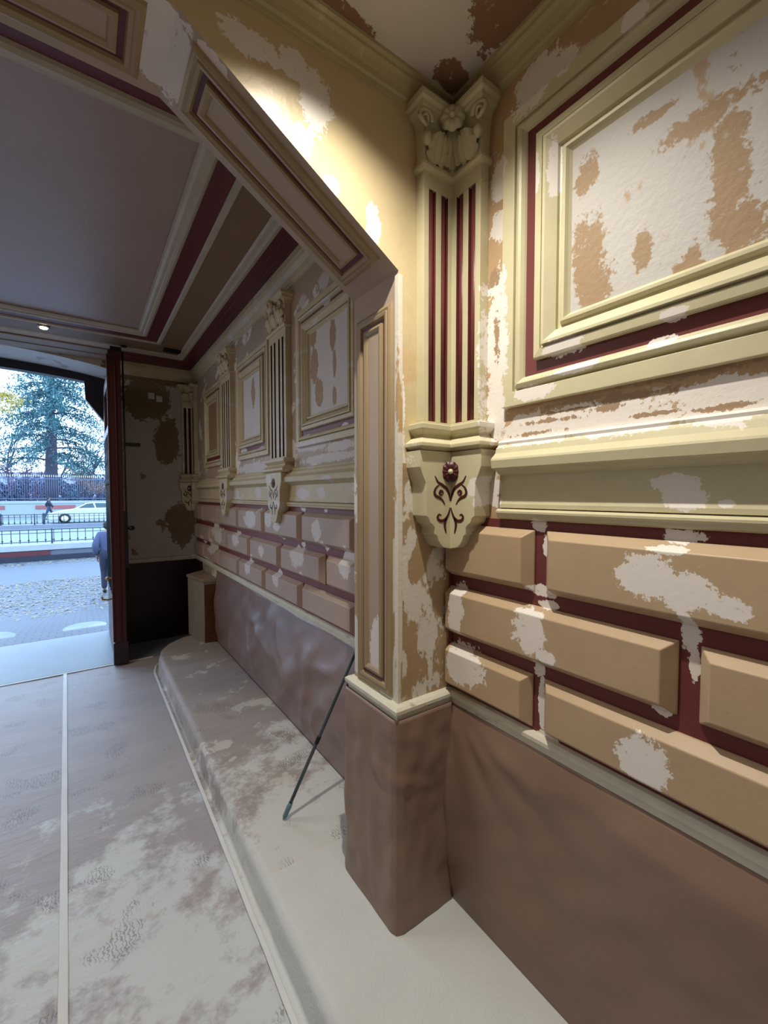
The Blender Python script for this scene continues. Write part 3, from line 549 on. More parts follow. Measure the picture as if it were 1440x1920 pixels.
def pilaster(label, yc, corner, tr, mr, group=None, W=.172, flat_w=.15):
    T, G = .040, .022
    if corner:
        fA = lambda u: Fr((XR-u, yc-T), (1, 0), (0, -1)); fB = lambda u: Fr((XR-T, yc-u), (0, 1), (-1, 0)); fold = Fr((XR-T, yc-T), (1, -1), (-1, -1))
        k = W/.172; gr = [(.149*k, .118*k), (.092*k, .061*k)]
        A = [(W, 0), (W, T)]
        for g0, g1 in gr: A += [(g0, T), (g0, G), (g1, G), (g1, T)]
        def plan(grooves):
            a = A if grooves else [(W, 0), (W, T)]
            return [(XR-u, yc-t) for u, t in a]+[(XR-T, yc-T)]+[(XR-t, yc-u) for u, t in a[::-1]]+[(XR, yc)]
        path = [(XR-W, yc), (XR-W, yc-T), (XR-T, yc-T), (XR-T, yc-W), (XR, yc-W)]
        rods = [(XR-(a+c)/2, yc-G-.001) for a, c in gr]+[(XR-G-.001, yc-(a+c)/2) for a, c in gr]
        leaves = [(fA(W*.72), .6), (fB(W*.72), .6), (fA(W*.42), .5), (fB(W*.42), .5), (fold, .55)]
        ros, vol = fold, [(fA(W), 1), (fB(W), 1)]
        base = (XR-.02, yc-.02, .15)
    else:
        w = flat_w; gr = [(-.117, -.088), (-.0545, -.0255), (.0255, .0545), (.088, .117)]
        def plan(grooves):
            a = [(-w, 0), (-w, T)]
            if grooves:
                for g0, g1 in gr: a += [(g0, T), (g0, G), (g1, G), (g1, T)]
            a += [(w, T), (w, 0)]
            return [(XR-t, yc-u) for u, t in a]
        path = [(XR, yc+w), (XR-T, yc+w), (XR-T, yc-w), (XR, yc-w)]
        rods = [(XR-G-.001, yc-(a+c)/2) for a, c in gr]
        F0 = lambda a: Fr((XR-T, yc+a), (0, -1), (-1, 0))
        leaves = [(F0(-.10), .6), (F0(0), .6), (F0(.10), .6), (F0(-.05), .45), (F0(.05), .45)]
        ros, vol = F0(0), [(F0(w-.01), 1), (F0(-w+.01), -1)]
        base = (XR-.02, yc, .15)
    def gflag(pl):
        dep = lambda p: max(0, XR-p[0]) if not corner else min(XR-p[0], yc-p[1])
        out = []
        for i in range(len(pl)):
            a, c = dep(pl[i]), dep(pl[(i+1) % len(pl)])
            out.append(1 if (abs(a-G) < 1e-4 or abs(c-G) < 1e-4) else 0)
        return out
    t = thing('pilaster', label, 'pilaster', base, group)
    b = MB(); b.prism(plan(False), I3, .235, .257); gp = plan(True); b.prism(gp, I3, .257, 1.045, mside=gflag(gp)); b.prism(plan(False), I3, 1.045, 1.11); b.build('shaft', [tr, mr], t, bevel=.0012)
    for (x, y) in rods:
        MB().tube([(x, y, .258), (x, y, .65), (x, y, 1.044)], .0136, 12).build('flute', mr, t)
    MB().sweep(path, [(0, .250), (.034, .242), (.034, .224), (.014, .205), (.014, .201), (.048, .176), (.048, .163), (.028, .152), (0, .150)], I3).build('base_moulding', tr, t, bevel=.002)
    cp = MB().sweep(path, [(0, 1.095), (.010, 1.097), (.016, 1.106), (.012, 1.120), (0, 1.124)], I3).sweep(path, [(0, 1.12), (.001, 1.15), (.004, 1.20), (.009, 1.24), (.016, 1.258), (.020, 1.264), (.036, 1.268), (.038, 1.282), (.048, 1.288), (.050, 1.306), (0, 1.306)], I3).build('capital', tr, t, bevel=.002)
    for f, wdt in leaves[:3] if not corner else leaves[:2]+leaves[4:]:
        b = MB(); leaf(b, f, 1.122, .105, .105 if corner else .09, .036, mi=0); b.build('acanthus_leaf', tr, cp)
    for f, wdt in leaves[2:4] if corner else leaves[3:]:
        b = MB(); leaf(b, f, 1.135, .135, .065, .042); b.build('acanthus_leaf', tr, cp)
    for f, sd in vol:
        b = MB(); volute(b, f, .012 if sd > 0 and corner else 0, 1.236, .030, .026, 1 if corner else -sd)
        q = f.P(.0, .014, 1.19); b.ball((q.x, q.y, q.z-H), .017, 0, 10, (1, 1, 1.4)); b.build('volute', tr, cp)
    b = MB(); rosette(b, Fr(ros.o+ros.n*(.082 if corner else .045), ros.u, ros.n), 1.258, .044, .018, 8); q = ros.P(0, .098 if corner else .062, 1.258); b.ball((q.x, q.y, q.z-H), .010, 0, 10); b.build('rosette', tr, cp)
    return t
OUT = [(.215, .150), (.215, .094), (.206, .071), (.190, .040), (.187, -.072), (.177, -.078), (.170, -.094), (.158, -.102), (.148, -.114), (.147, -.136), (.138, -.142), (.132, -.158), (.122, -.172), (.108, -.184), (.075, -.191)]
def console(label, yc, corner, tr, mr, group=None, k=1.0):
    T = .075
    t = thing('wall_console', label, 'console bracket', (XR-.02, yc-(.02 if corner else 0), -.191), group)
    if corner:
        o = [(T+(u-T)*k, z) for u, z in OUT]
        for nm, P in (('left_plate', lambda p, q, a: V(XR-p, yc-a, q)), ('right_plate', lambda p, q, a: V(XR-a, yc-p, q))):
            b = MB()
            n = len(o); pl = o+[(T, .150)]
            vs = [P(u, z, T) for u, z in pl]+[P(u, z, .0) for u, z in o]+[P(0, .150, 0), P(0, -.191, 0)]
            fs = [tuple(range(n+1))]+[(i, i+1, n+1+i+1, n+1+i) for i in range(n-1)]+[(n, 0, n+1, 2*n+1), (n-1, 2*n, 2*n+2)]
            b.add(vs, fs); b.build('plate', tr, t, bevel=.0015)
        fA, fB = Fr((XR-T, yc-T), (-1, 0), (0, -1)), Fr((XR-T, yc-T), (0, -1), (-1, 0))
        fr = Fr((XR-T-.0, yc-T-.0), (1, -1), (-1, -1))
        for f in (fA, fB):
            for pts in scroll_pts(1):
                pass
            b = MB()
            for pts in scroll_pts(1): carve(b, f, 0, pts)
            b.build('scroll_carving', mr, t)
        off = .024
    else:
        o = [(-(u-.075)*k, z) for u, z in OUT]+[((u-.075)*k, z) for u, z in OUT[::-1]]
        b = MB(); b.prism(o, lambda p, q, a: V(XR-a, yc+p, q), 0, T); b.build('plate', tr, t, bevel=.0015)
        fr = Fr((XR-T, yc), (0, -1), (-1, 0))
        b = MB()
        for sd in (1, -1):
            for pts in scroll_pts(sd): carve(b, fr, 0, pts)
        b.build('scroll_carving', mr, t); off = 0
    b = MB(); rosette(b, Fr(fr.o+fr.n*(-.002+off), fr.u, fr.n), .080, .037, .008, 10); r_ = b.build('rosette', mr, t)
    q = fr.P(0, off+.010, .080); b = MB(); b.ball((q.x, q.y, q.z-H), .0095, 0, 12); b.build('bud', tr, r_)
    return t
pilaster('fluted cream corner pilaster with leafy capital, beside the huge panel', YT, True, M['trim_n'], M['mar_n'])
console('cream console with maroon flower and scrolls under the near corner pilaster', YT, True, M['trim_n'], mat('near_shaded_maroon_carving', (72, 30, 28), rough=.4, bump=0))  # maroon darkened so the colour carries the shade of the recessed flower
dmf = mat('far_dark_maroon_carving', (74, 36, 38), rough=.5, bump=0)
pilaster('flat fluted pilaster in the far bay, first beyond the panel with two brown streaks', 2.83, False, M['trim_f'], dmf, 'flat fluted pilasters of the far bay')
console('cream console with maroon scrolls under the first far bay pilaster', 2.83, False, M['trim_f'], dmf, 'consoles of the far bay')
pilaster('flat fluted pilaster between the middle and the farthest panels', 4.12, False, M['trim_f'], dmf, 'flat fluted pilasters of the far bay')
console('small distant console with maroon flower under the second far bay pilaster', 4.12, False, M['trim_f'], dmf, 'consoles of the far bay')
pilaster('dim fluted corner pilaster where the end wall meets the right wall', YE, True, M['trim_f'], dmf, None, W=.150)
console('dim peeling console in the corner of the street-end wall', YE, True, M['trim_f'], dmf, None, k=.85)

# ---------------------------------------------------------------- protective paper
def paper_wall(name, label, path, z0, z1, m, disp, nu=150, nv=46):
    pts = [Vector(p) for p in path]; seg = [(pts[i+1]-pts[i]).length for i in range(len(pts)-1)]; tot = sum(seg)
    cum = [0]
    for q in seg: cum.append(cum[-1]+q)
    def at_(s):
        s = max(0, min(tot, s))
        for i in range(len(seg)):
            if s <= cum[i+1]+1e-9: break
        d = (pts[i+1]-pts[i]).normalized(); p = pts[i]+d*(s-cum[i]); n = Vector((d.y, -d.x)); R_ = .012
        if i > 0 and s-cum[i] < R_:
            d0 = (pts[i]-pts[i-1]).normalized(); n = (n*(.5+.5*(s-cum[i])/R_)+Vector((d0.y, -d0.x))*(.5-.5*(s-cum[i])/R_))
        if i < len(seg)-1 and cum[i+1]-s < R_:
            d0 = (pts[i+2]-pts[i+1]).normalized(); n = (n*(.5+.5*(cum[i+1]-s)/R_)+Vector((d0.y, -d0.x))*(.5-.5*(cum[i+1]-s)/R_))
        return p, n
    ss = sorted([tot*i/nu for i in range(nu+1)]+[c for c in cum[1:-1]])
    n_ = len(ss); b = MB(); vs = []
    for j in range(nv+1):
        v = j/nv
        for s in ss:
            p, n = at_(s); z = z1+(z0-z1)*v; d = disp(s, v, tot); q = p+n*d[0]; vs.append(V(q.x, q.y, z+(d[1] if len(d) > 1 else 0)))
    b.add(vs, [(j*n_+i, j*n_+i+1, (j+1)*n_+i+1, (j+1)*n_+i) for j in range(nv) for i in range(n_-1)], 0, True)
    o = b.build(name, m, None, origin=vs[-1], recalc=False, solid=.0015)
    return tag(o, label, 'paper covering')
def ridge(x): return 1-abs(2*(x-math.floor(x))-1)
def d_near(s, v, tot):
    a = math.atan2(v*.8+.02, s+.02); r = math.hypot(s, v*.8)
    f = .020*max(0, nz3(a*5.0, 1.3, .5))*min(1, r*4)*math.exp(-r*.55)+.010*ridge(a*2.3)*math.exp(-r*1.6)*min(1, r*5)
    g = .016*nz3(s*1.9, v*1.5, 4)+.010*nz3(s*4+v*2.5, v*3-s, 9)+.004*nz3(s*9+v*5, v*7, 2)
    e = min(1, v*8)*min(1, (1-v)*5); edge = math.sin(math.pi*min(1, v*1.0))
    c = .035*math.exp(-s*9)*edge
    return (.012+c+(f+max(0, g+.01))*e+.012*(1-v)*0, .010*nz3(s*2.1, 0, 2)*(1-v)**6-.004*(1-v)**6)
paper_wall('paper_sheet', 'brown kraft paper hung on the lower near right wall', [(XR, YT-.024), (XR, YN+.05)], ZS+.003, ZRB+.006, M['kraft'], d_near, 170, 44)
def d_pier(s, v, tot):
    g = .010*nz3(s*6, v*5, 3)+.006*nz3(s*14, v*11, 7)
    fold = .010*math.exp(-((v-.33-.06*math.sin(s*9))/.035)**2)*(.5+.5*math.sin(s*11+1))
    k = .006*max(0, nz3(s*9+v*3, 2, 2))*(1-v)
    e = min(1, v*10)*min(1, (1-v)*14+.3)
    return (.010+max(0, g+.005)*e+fold+k*e+.006*(v > .97),)
paper_wall('paper_sheet', 'brown paper wrapped around the foot of the pier', [(XR, YB+.030), (PX-.018, YB+.030), (PX-.018, YT-.018), (XR-.02, YT-.018)], ZS+.003, ZRB+.004, M['kraft'], d_pier, 110, 50)
def d_far(s, v, tot):
    y = 4.70-s; a = s*1.0+v*.9
    g = .030*max(0, nz3(a*3.2, v*.9, 11))+.020*ridge(nz3(s*1.8, v*1.4, 3)*1.6+a*1.3)**2*min(1, v*3)+.008*nz3(s*5+v*4, v*5-s, 8)
    sag = .030*math.sin(math.pi*min(1, v))**1.2
    e = min(1, v*6)*min(1, (1-v)*5)
    return (.010+(g)*e+sag*.6, .012*nz3(s*2.6, 1, 2)*(1-v)**4)
paper_wall('paper_sheet', 'creased dusty paper hung along the lower far bay wall beside the kerb', [(XR, 4.66), (XR, YB+.06)], ZS+.003, ZRB+.006, M['kraftf'], d_far, 170, 40)

def xe(y):
    K = [(-9, XS), (4.55, XS), (4.72, .60), (4.90, .70), (5.02, .84), (5.06, .96)]
    for (a, b_), (c, d) in zip(K, K[1:]):
        if y <= c: return b_+(d-b_)*max(0, (y-a))/(c-a)
    return .96
def step_sheet(label, y0, y1, lift, m, amp):
    ny = int((y1-y0)/.03); nx = 22; b = MB(); vs = []
    for j in range(ny+1):
        y = y0+(y1-y0)*j/ny; x0 = xe(y)
        prof = [(XR-.012-(XR-.012-x0)*i/nx, None) for i in range(nx+1)]
        for i, (x, _) in enumerate(prof):
            rip = amp*(.5*nz3(x*1.3, y*9, 1)+.35*nz3(x*3, y*22, 5)+.3*nz3(x*8, y*8, 2))
            e = min(1, i/2)
            dz = -.004 if i == nx else 0
            vs.append(V(x, y, ZS+lift+max(0, amp*.6+rip)*e+dz))
        for q in range(1, 7):
            vs.append(V(x0-.006-.004*nz3(y*8, q*.5, 3)-.002*q, y, ZS-.012-(ZS-.012-ZF-.008)*q/6))
        for q in range(1, 4): vs.append(V(x0-.014-.010*q, y+.0*q, ZF+.009+.001*nz3(y*12, q, 1)))
    k = nx+1+6+3
    b.add(vs, [(j*k+i, j*k+i+1, (j+1)*k+i+1, (j+1)*k+i) for j in range(ny) for i in range(k-1)], 0, True)
    o = b.build('paper_sheet', m, None, origin=V((xe(y0)+XR)/2, (y0+y1)/2, ZS), recalc=False)
    return tag(o, label, 'paper covering')
step_sheet('long rippled dusty paper over the raised kerb, running from the seam to the box', 1.575, 5.04, .001, M['stepp'], .006)
step_sheet('white-dusted paper on the near end of the raised kerb around the pier foot', YN+.02, 1.64, .005, M['stepn'], .003)
def tx(y): return -.050-.026*y
def floor_sheet(label, fx0, fx1, lift, o_x):
    ny, nx = 230, 40; b = MB(); vs = []
    for j in range(ny+1):
        y = YN+.02+(5.02-YN-.02)*j/ny
        for i in range(nx+1):
            x0, x1 = fx0(y), fx1(y); x = x0+(x1-x0)*i/nx
            rip = .0035*nz3(x*1.2, y*3.2+x*.9, 1)+.0022*nz3(x*2.2+1, y*9+x*2, 4)
            vs.append(V(x, y, ZF+lift+max(0, .002+rip)))
    b.add(vs, [(j*(nx+1)+i, j*(nx+1)+i+1, (j+1)*(nx+1)+i+1, (j+1)*(nx+1)+i) for j in range(ny) for i in range(nx)], 0, True)
    return tag(b.build('paper_sheet', M['floorp'], None, origin=V(o_x, 1.2, ZF), recalc=False), label, 'paper covering')
floor_sheet('dusty paper with boot marks on the floor between the taped seam and the kerb', lambda y: tx(y)-.03, lambda y: xe(y)-.03, .002, .2)
floor_sheet('floor paper left of the taped seam, lit blue by the street', lambda y: XL+.02, lambda y: tx(y)+.02, .0005, -1.5)
def strip(label, f, y0, y1, wd, z, m=None):
    b = MB(); n = 120; vs = []
    for j in range(n+1):
        y = y0+(y1-y0)*j/n; x = f(y); e = .003*nz3(y*5, 2, 7)
        vs += [V(x-wd/2+e, y, z), V(x+wd/2+e*.5, y, z)]
    b.add(vs, [(2*j, 2*j+1, 2*j+3, 2*j+2) for j in range(n)], 0)
    return tag(b.build('tape_strip', m or M['tape'], None, recalc=False, solid=.001), label, 'tape')
strip('long pale tape over the seam of the floor paper', tx, YN+.05, 5.0, .027, ZF+.0105)
strip('pale tape along the foot of the raised kerb', lambda y: xe(y)-.050, YN+.05, 4.9, .018, ZF+.0125)
b = MB(); b.box(XL+.1, .56, 5.0, 5.025, ZF+.006, ZF+.012)
tag(b.build('tape_strip', M['tape']), 'pale tape along the street-side edge of the floor paper', 'tape')

# ---------------------------------------------------------------- loose things inside
t = thing('extension_pole', 'thin grey pole with blue-green grip leaning from the kerb to the wall behind the pier', 'pole', (.744, 1.892, ZS+.012))
pb, pt_ = Vector((.744, 1.892, ZS+.012)), Vector((1.098, 1.578, -.43))
MB().tube([pb+(pt_-pb)*f for f in (.06, .35, .7, 1)], [.0085, .0085, .0075, .0075], 12).build('shaft', M['pole'], t)
MB().tube([pb+(pt_-pb)*f for f in (0, .012, .06, .075)], [.005, .011, .0125, .010], 12).build('grip', M['poletip'], t)
MB().tube([pb+(pt_-pb)*f for f in (.34, .345, .37, .375)], [.009, .0105, .0105, .009], 12).build('collar', M['iron'], t)

t = thing('boxing', 'marble-topped boxing standing on the far end of the kerb', 'box', (1.05, 4.9, ZS+.012))
fp = [(1.0, 4.68), (XR-.002, 4.68), (XR-.002, 5.30), (.925, 5.10)]
grow = lambda e: [(1.0-e, 4.68-e), (XR-.002, 4.68-e), (XR-.002, 5.30+e), (.925-e, 5.10+e)]
b = MB(); b.prism(fp, I3, ZS+.012, -.905, 0); b.build('body', M['boxm'], t)
b = MB(); b.box(1.005, XR-.004, 4.674, 4.681, ZS+.02, -.93); b.build('front_face', M['boxd'], t)
b = MB(); b.prism(grow(.012), I3, -.905, -.875); b.build('top_slab', mat('boxing_top', (150, 132, 112), rough=.4, mottle=.1), t, bevel=.004)

for (x, z, l) in ((.669, 1.143, 'white junction box on the end wall, left and higher of the two'), (.751, 1.120, 'white junction box on the end wall, right and lower of the two')):
    t = thing('junction_box', l, 'junction box', (x, YE-.02, z-.035))
    MB().box(x-.034, x+.034, YE-.035, YE-.002, z-.036, z+.036).build('body', M['white_pl'], t, bevel=.006)
    MB().box(x-.028, x+.028, YE-.038, YE-.034, z-.030, z+.030).build('cover', M['white_pl'], t, bevel=.002)
b = MB(); b.box(.70, .86, 4.86, 4.95, ZCF-.020, ZCF-.001); b.box(.72, .84, 4.88, 4.93, ZCF-.03, ZCF-.018)
tag(b.build('ceiling_bracket', M['iron'], bevel=.003), 'black iron bracket on the dark corner of the far ceiling', 'bracket')
t = thing('ceiling_lamp', 'small glowing recessed lamp on the far ceiling border', 'lamp', (-.25, 4.86, ZCF-.02))
b = MB(); b.tube([(-.25, 4.86, ZCF-.016), (-.25, 4.86, ZCF-.001)], .045, 20); b.build('rim', M['white_pl'], t)
b = MB(); b.tube([(-.25, 4.86, ZCF-.024), (-.25, 4.86, ZCF-.015)], [.026, .030], 16); b.build('bulb', mat('lamp_glow', (255, 245, 225), emit=((255, 244, 220), 60), bump=0), t)

# ---------------------------------------------------------------- street door
d1 = thing('door_1', 'dark red wooden carriage door leaf standing open at a right angle', 'door', (.274, 5.5, ZF+.012), kind='structure')
b = MB(); x0, x1, y0, y1 = .222, .326, 4.935, 6.10
b.box(x0, x1, y0, y0+.09, ZF+.02, 1.40); b.box(x0, x1, y1-.09, y1, ZF+.02, 1.25); b.box(x0, x1, y0+.09, y1-.09, ZF+.02, -1.00); b.box(x0, x1, y0+.09, y1-.09, .62, .72); b.box(x0, x1, y0+.09, y1-.09, 1.13, 1.25)
b.build('stiles_and_rails', M['wood'], d1, bevel=.004)
b = MB(); b.box(x0-.012, x1+.012, y0-.008, y0+.12, ZF+.02, ZF+.24); b.build('kick_block', mat('kick_block_wood', (48, 32, 34), rough=.4, mottle=.25), d1, bevel=.005)
b = MB(); b.box(x0-.012, x0+.01, y0+.0, y0+.02, ZF+.25, 1.36); b.box(x0+.05, x0+.062, y0-.010, y0+.0, ZF+.25, 1.30); b.build('moulding_strip', M['wood'], d1, bevel=.003)
for z0, z1 in ((-1.0, .62), (.72, 1.13)):
    MB().box(.270, .276, y0+.09, y1-.09, z0, z1).build('glass_pane', M['glass'], d1)
b = MB()
for k in range(5):
    yy = y0+.18+k*.19; b.tube([(x0-.004, yy, -1.0), (x0-.004, yy, .62)], .007, 8)
    for s in (1, -1):
        b.tube([(x0-.006, yy+s*(.05*math.sin(q*.7)), .1+.05*q) for q in range(8)], .005, 6)
b.build('iron_grille', M['iron'], d1)
b = MB(); b.tube([(x1+.020, y0+.02, -.95), (x1+.020, y0+.02, 1.40)], .008, 8); b.box(x1, x1+.03, y0, y0+.045, -.72, -.16); b.ball((x1+.062, y0+.02, -.33), .026, 0, 12, (1.2, 1, .9)); b.tube([(x1+.02, y0+.02, -.33), (x1+.06, y0+.02, -.33)], .01, 8)
b.box(x1+.01, x1+.155, y0+.005, y0+.035, .485, .52); b.box(x0+.02, x1+.01, y0-.006, y0+.03, 1.40, 1.435); b.ball((x1+.03, y0+.01, 1.455), .022, 0, 10, (1.6, 1, .6))
b.build('espagnolette_bolt', M['iron'], d1)
b = MB(); b.ball((x0-.045, y0+.05, -.82), .020, 0, 12); b.tube([(x0-.045, y0+.05, -.82), (x0, y0+.05, -.82)], .008, 8)
b.tube([(x0, y0+.05, -1.02), (x0-.05, y0+.05, -1.03), (x0-.09, y0+.05, -1.02), (x0-.10, y0+.05, -.99)], .009, 8); b.box(x0-.008, x0+.002, y0+.03, y0+.075, -1.12, -.74)
b.build('door_handle', M['brass'], d1)
b = MB()
def ainner(x): return 1.385-.05*(x-AC)**2
xs2 = [AC+(.04-AC)*i/14 for i in range(15)]
inn = [(x, ainner(x)-.0) for x in xs2]+[(.047, 1.13), (.226, .885), (.226, ZF)]
outr = [(x, 1.475-.055*(x-AC)**2) for x in [AC+(.345-AC)*i/14 for i in range(15)]]+[(.345, 1.15), (.345, .92), (.345, ZF)]
for sd in (1, -1):
    mx = (lambda x: x) if sd > 0 else (lambda x: 2*AC-x)
    for i in range(len(inn)-1):
        b.prism([(mx(inn[i][0]), inn[i][1]), (mx(inn[i+1][0]), inn[i+1][1]), (mx(outr[i+1][0]), outr[i+1][1]), (mx(outr[i][0]), outr[i][1])], XZ, 6.18, 6.30)
struct(b.build('trim_15', mat('black_frame_wood', (34, 26, 34), rough=.4, mottle=.15)), 'black timber frame filling the head of the arched street opening', 'door frame')

# ================================================================ outside: street, fences, car, park
ZG = -2.28
gm = mat('brick_paving', (111, 112, 118), rough=.5, mottle=.1, mscale=3)
N, L = gm.node_tree.nodes, gm.node_tree.links
br = N.new('ShaderNodeTexBrick'); br.inputs['Scale'].default_value = 3.2; br.inputs['Color1'].default_value = lin((80, 84, 96)); br.inputs['Color2'].default_value = lin((84, 88, 98)); br.inputs['Mortar'].default_value = lin((59, 60, 71)); br.inputs['Mortar Size'].default_value = .03; br.inputs['Row Height'].default_value = .3
g_ = N.new('ShaderNodeNewGeometry'); L.new(g_.outputs['Position'], br.inputs['Vector']); L.new(br.outputs['Color'], N['Principled BSDF'].inputs['Base Color'])
road = mat('grey_asphalt', (82, 90, 102), rough=.6, mottle=.05, mscale=1, bump=.1)
b = MB(); ny = 40
def gz(y): t = max(0, min(1, (y-6.3)/4.7)); return -1.72-(.56)*(t*t*(3-2*t))
b.grid(1, ny, lambda u, v: V(-14+22*u, 6.28+(14.6-6.28)*v, gz(6.28+(14.6-6.28)*v)), 0)
struct(b.build('ground', gm, recalc=False), 'brick-paved forecourt sloping down from the street door', 'pavement')
struct(MB().box(-20, 12, 14.6, 18.9, ZG-.1, ZG).build('road', road), 'smooth grey-blue roadway beyond the paving', 'road')
struct(MB().box(-30, 20, 19.6, 90, ZG-.2, -1.82).build('road_upper', mat('pale_upper_road', (112, 126, 132), rough=.5, mottle=.04, mscale=1, bump=0)), 'pale raised avenue behind the first railing', 'road')
R2 = random.Random(3)
def leafbits(name, label, cat, n, F, size, m, kind='stuff', flat=False):
    b = MB(); vs, fs = [], []
    for k in range(n):
        p = F(k); s = size*(.6+.8*R2.random())
        if flat: a = R2.random()*6.28; u = Vector((math.cos(a), math.sin(a), .25*R2.random())); w_ = Vector((-math.sin(a), math.cos(a), .2*R2.random()))
        else:
            u = Vector((R2.gauss(0, 1), R2.gauss(0, 1), R2.gauss(0, 1))).normalized(); w_ = u.cross(Vector((R2.gauss(0, 1), R2.gauss(0, 1), R2.gauss(0, 1)))).normalized()
        i = len(vs); vs += [p-u*s, p+w_*s*.5, p+u*s, p-w_*s*.5]; fs.append((i, i+1, i+2, i+3))
    b.add(vs, fs)
    return b, name, m
def leaf_y(): 
    y = 9.6+4.9*R2.random()**.8; return y
b, nm, _ = leafbits('fallen_leaves', '', '', 5200, lambda k: (lambda y: V(-7+9*R2.random(), y, gz(y)+.012))(leaf_y()), .035, None, flat=True)
tag(b.build('fallen_leaves', mat('dry_leaf', (131, 122, 102), rough=.7, mottle=.25, mscale=3, bump=0), recalc=False), 'pale fallen leaves scattered over the paving and gutter', 'leaves', kind='stuff')
b, nm, _ = leafbits('fallen_leaves', '', '', 900, lambda k: V(-9+11*R2.random(), 17.9+.9*R2.random(), ZG+.012), .045, None, flat=True)
tag(b.build('fallen_leaves', MATS['dry_leaf'], recalc=False), 'line of pale leaves gathered along the far kerb of the road', 'leaves', kind='stuff')
# manhole covers / pale slabs on the forecourt
for (x, y, r, l) in ((-.02, 6.85, .24, 'round pale cover in the paving near the door leaf'), (-1.05, 6.95, .32, 'round pale cover in the paving at the left edge')):
    zz = gz(y); b = MB(); b.tube([(x, y, zz-.03), (x, y, zz+.006)], r, 28); tag(b.build('manhole_cover', M['stone']), l, 'cover')
# retaining wall with railing
b = MB(); b.box(-12, 6, 18.9, 19.05, ZG, -2.10); struct(b.build('trim_16', mat('kerb_stone', (34, 38, 52), rough=.6)), 'grey kerb at the foot of the low street wall', 'kerb')
t = thing('street_wall', 'low street wall with red brick panel, stone cap and pier', 'wall', (-2, 19.3, ZG))
wst = mat('street_stone', (88, 92, 104), rough=.7, mottle=.08)
b = MB(); b.box(-12, 6, 19.1, 19.6, ZG, -1.92); b.build('stone_body', wst, t)
b = MB(); b.box(-12, -1.0, 19.06, 19.1, -2.10, -1.94); b.build('brick_panel', mat('street_brick', (84, 38, 44), rough=.7, mottle=.15), t)
b = MB(); b.box(-12, 6, 19.04, 19.62, -1.92, -1.72); b.build('cap', mat('cap_stone', (146, 152, 156), rough=.6), t, bevel=.01)
irn = mat('railing_iron', (38, 45, 62), rough=.5, bump=0)
def railing(label, x0, x1, y, z0, z1, step, r, group, knob=True, posts=()):
    t = thing('railing', label, 'railing', ((x0+x1)/2, y, z0), group)
    b = MB(); b.box(x0, x1, y-.02, y+.02, z1-.03, z1); b.build('top_rail', irn, t)
    b = MB(); b.box(x0, x1, y-.015, y+.015, z1-.03-(z1-z0)*.22, z1-.01-(z1-z0)*.22); b.build('mid_rail', irn, t)
    b = MB(); b.box(x0, x1, y-.015, y+.015, z0+.05, z0+.075); b.build('bottom_rail', irn, t)
    n = int((x1-x0)/step); first = None
    for k in range(n+1):
        x = x0+k*step
        if first is None:
            b = MB(); b.tube([(x, y, z0+.02), (x, y, z1)], r, 6)
            if knob: b.ball((x, y, z0+.12), r*2.6, 0, 8)
            first = b.build('baluster', irn, t)
        else:
            o = first.copy(); C.objects.link(o); o.location = (k*step, 0, 0)
    for x in posts:
        b = MB(); b.tube([(x, y, z0-.12), (x, y, z1+.02)], r*1.8, 8); b.ball((x, y, z0-.02), r*3.2, 0, 8); b.build('post', irn, t)
railing('dark iron railing on the low street wall, nearest the road', -6.0, .9, 19.3, -1.70, -1.20, .232, .012, 'street railings', True, (-.95, -3.3))
railing('second dark iron railing in front of the white car', -7.5, 2.4, 30.0, -1.60, -1.04, .235, .015, 'street railings', True, (-2.2,))
struct(MB().box(-12, 8, 29.9, 30.4, -1.82, -1.62).build('trim_17', mat('median_kerb', (111, 116, 130), rough=.7)), 'low kerb under the second railing', 'kerb')
for x, l in ((-3.95, 'dark bollard at the left edge, beyond the second railing'), (-1.98, 'dark bollard in front of the walking pedestrian')):
    b = MB(); b.tube([(x, 33, -1.82), (x, 33, -1.2)], .06, 10); b.ball((x, 33, -1.15), .08, 0, 10); tag(b.build('bollard', irn), l, 'bollard', 'dark bollards beyond the second railing')
# ---- white car
cx, cy, cz = -1.85, 35.0, -1.81
t = thing('car', 'white saloon car passing behind the second railing', 'car', (cx+2.2, cy, cz))
cwh = mat('white_car_paint', (174, 177, 177), rough=.25, mottle=.01, bump=0)
body = [(0, .28), (.02, .52), (.10, .66), (.55, .80), (1.25, .90), (1.45, .93), (3.6, .98), (4.3, .96), (4.45, .80), (4.48, .40), (4.40, .26), (.12, .22)]
def loft(b, prof, w0, w1, y0, mi=0):
    P = lambda p, q, a: V(cx+p, y0+a, cz+q)
    n = len(prof); vs = [P(p, q, -w0) for p, q in prof]+[P(p, q, w0) for p, q in prof]
    b.add(vs, [tuple(range(n))[::-1], tuple(range(n, 2*n))]+[(i, (i+1) % n, n+(i+1) % n, n+i) for i in range(n)], mi)
b = MB(); loft(b, body, .88, .88, cy); b.build('body', cwh, t, bevel=.06)
gh = [(1.25, .90), (1.95, 1.27), (2.35, 1.34), (3.1, 1.33), (3.75, 1.08), (3.95, .97)]
b = MB(); n = len(gh); vs = [V(cx+p, cy-.88+.22*(q-.9)/.44, cz+q) for p, q in gh]+[V(cx+p, cy+.88-.22*(q-.9)/.44, cz+q) for p, q in gh]
b.add(vs, [tuple(range(n))[::-1], tuple(range(n, 2*n))]+[(i, (i+1) % n, n+(i+1) % n, n+i) for i in range(n)]); b.build('cabin', cwh, t, bevel=.02)
gls = mat('car_window_glass', (44, 68, 76), rough=.1, mottle=.05, bump=0)
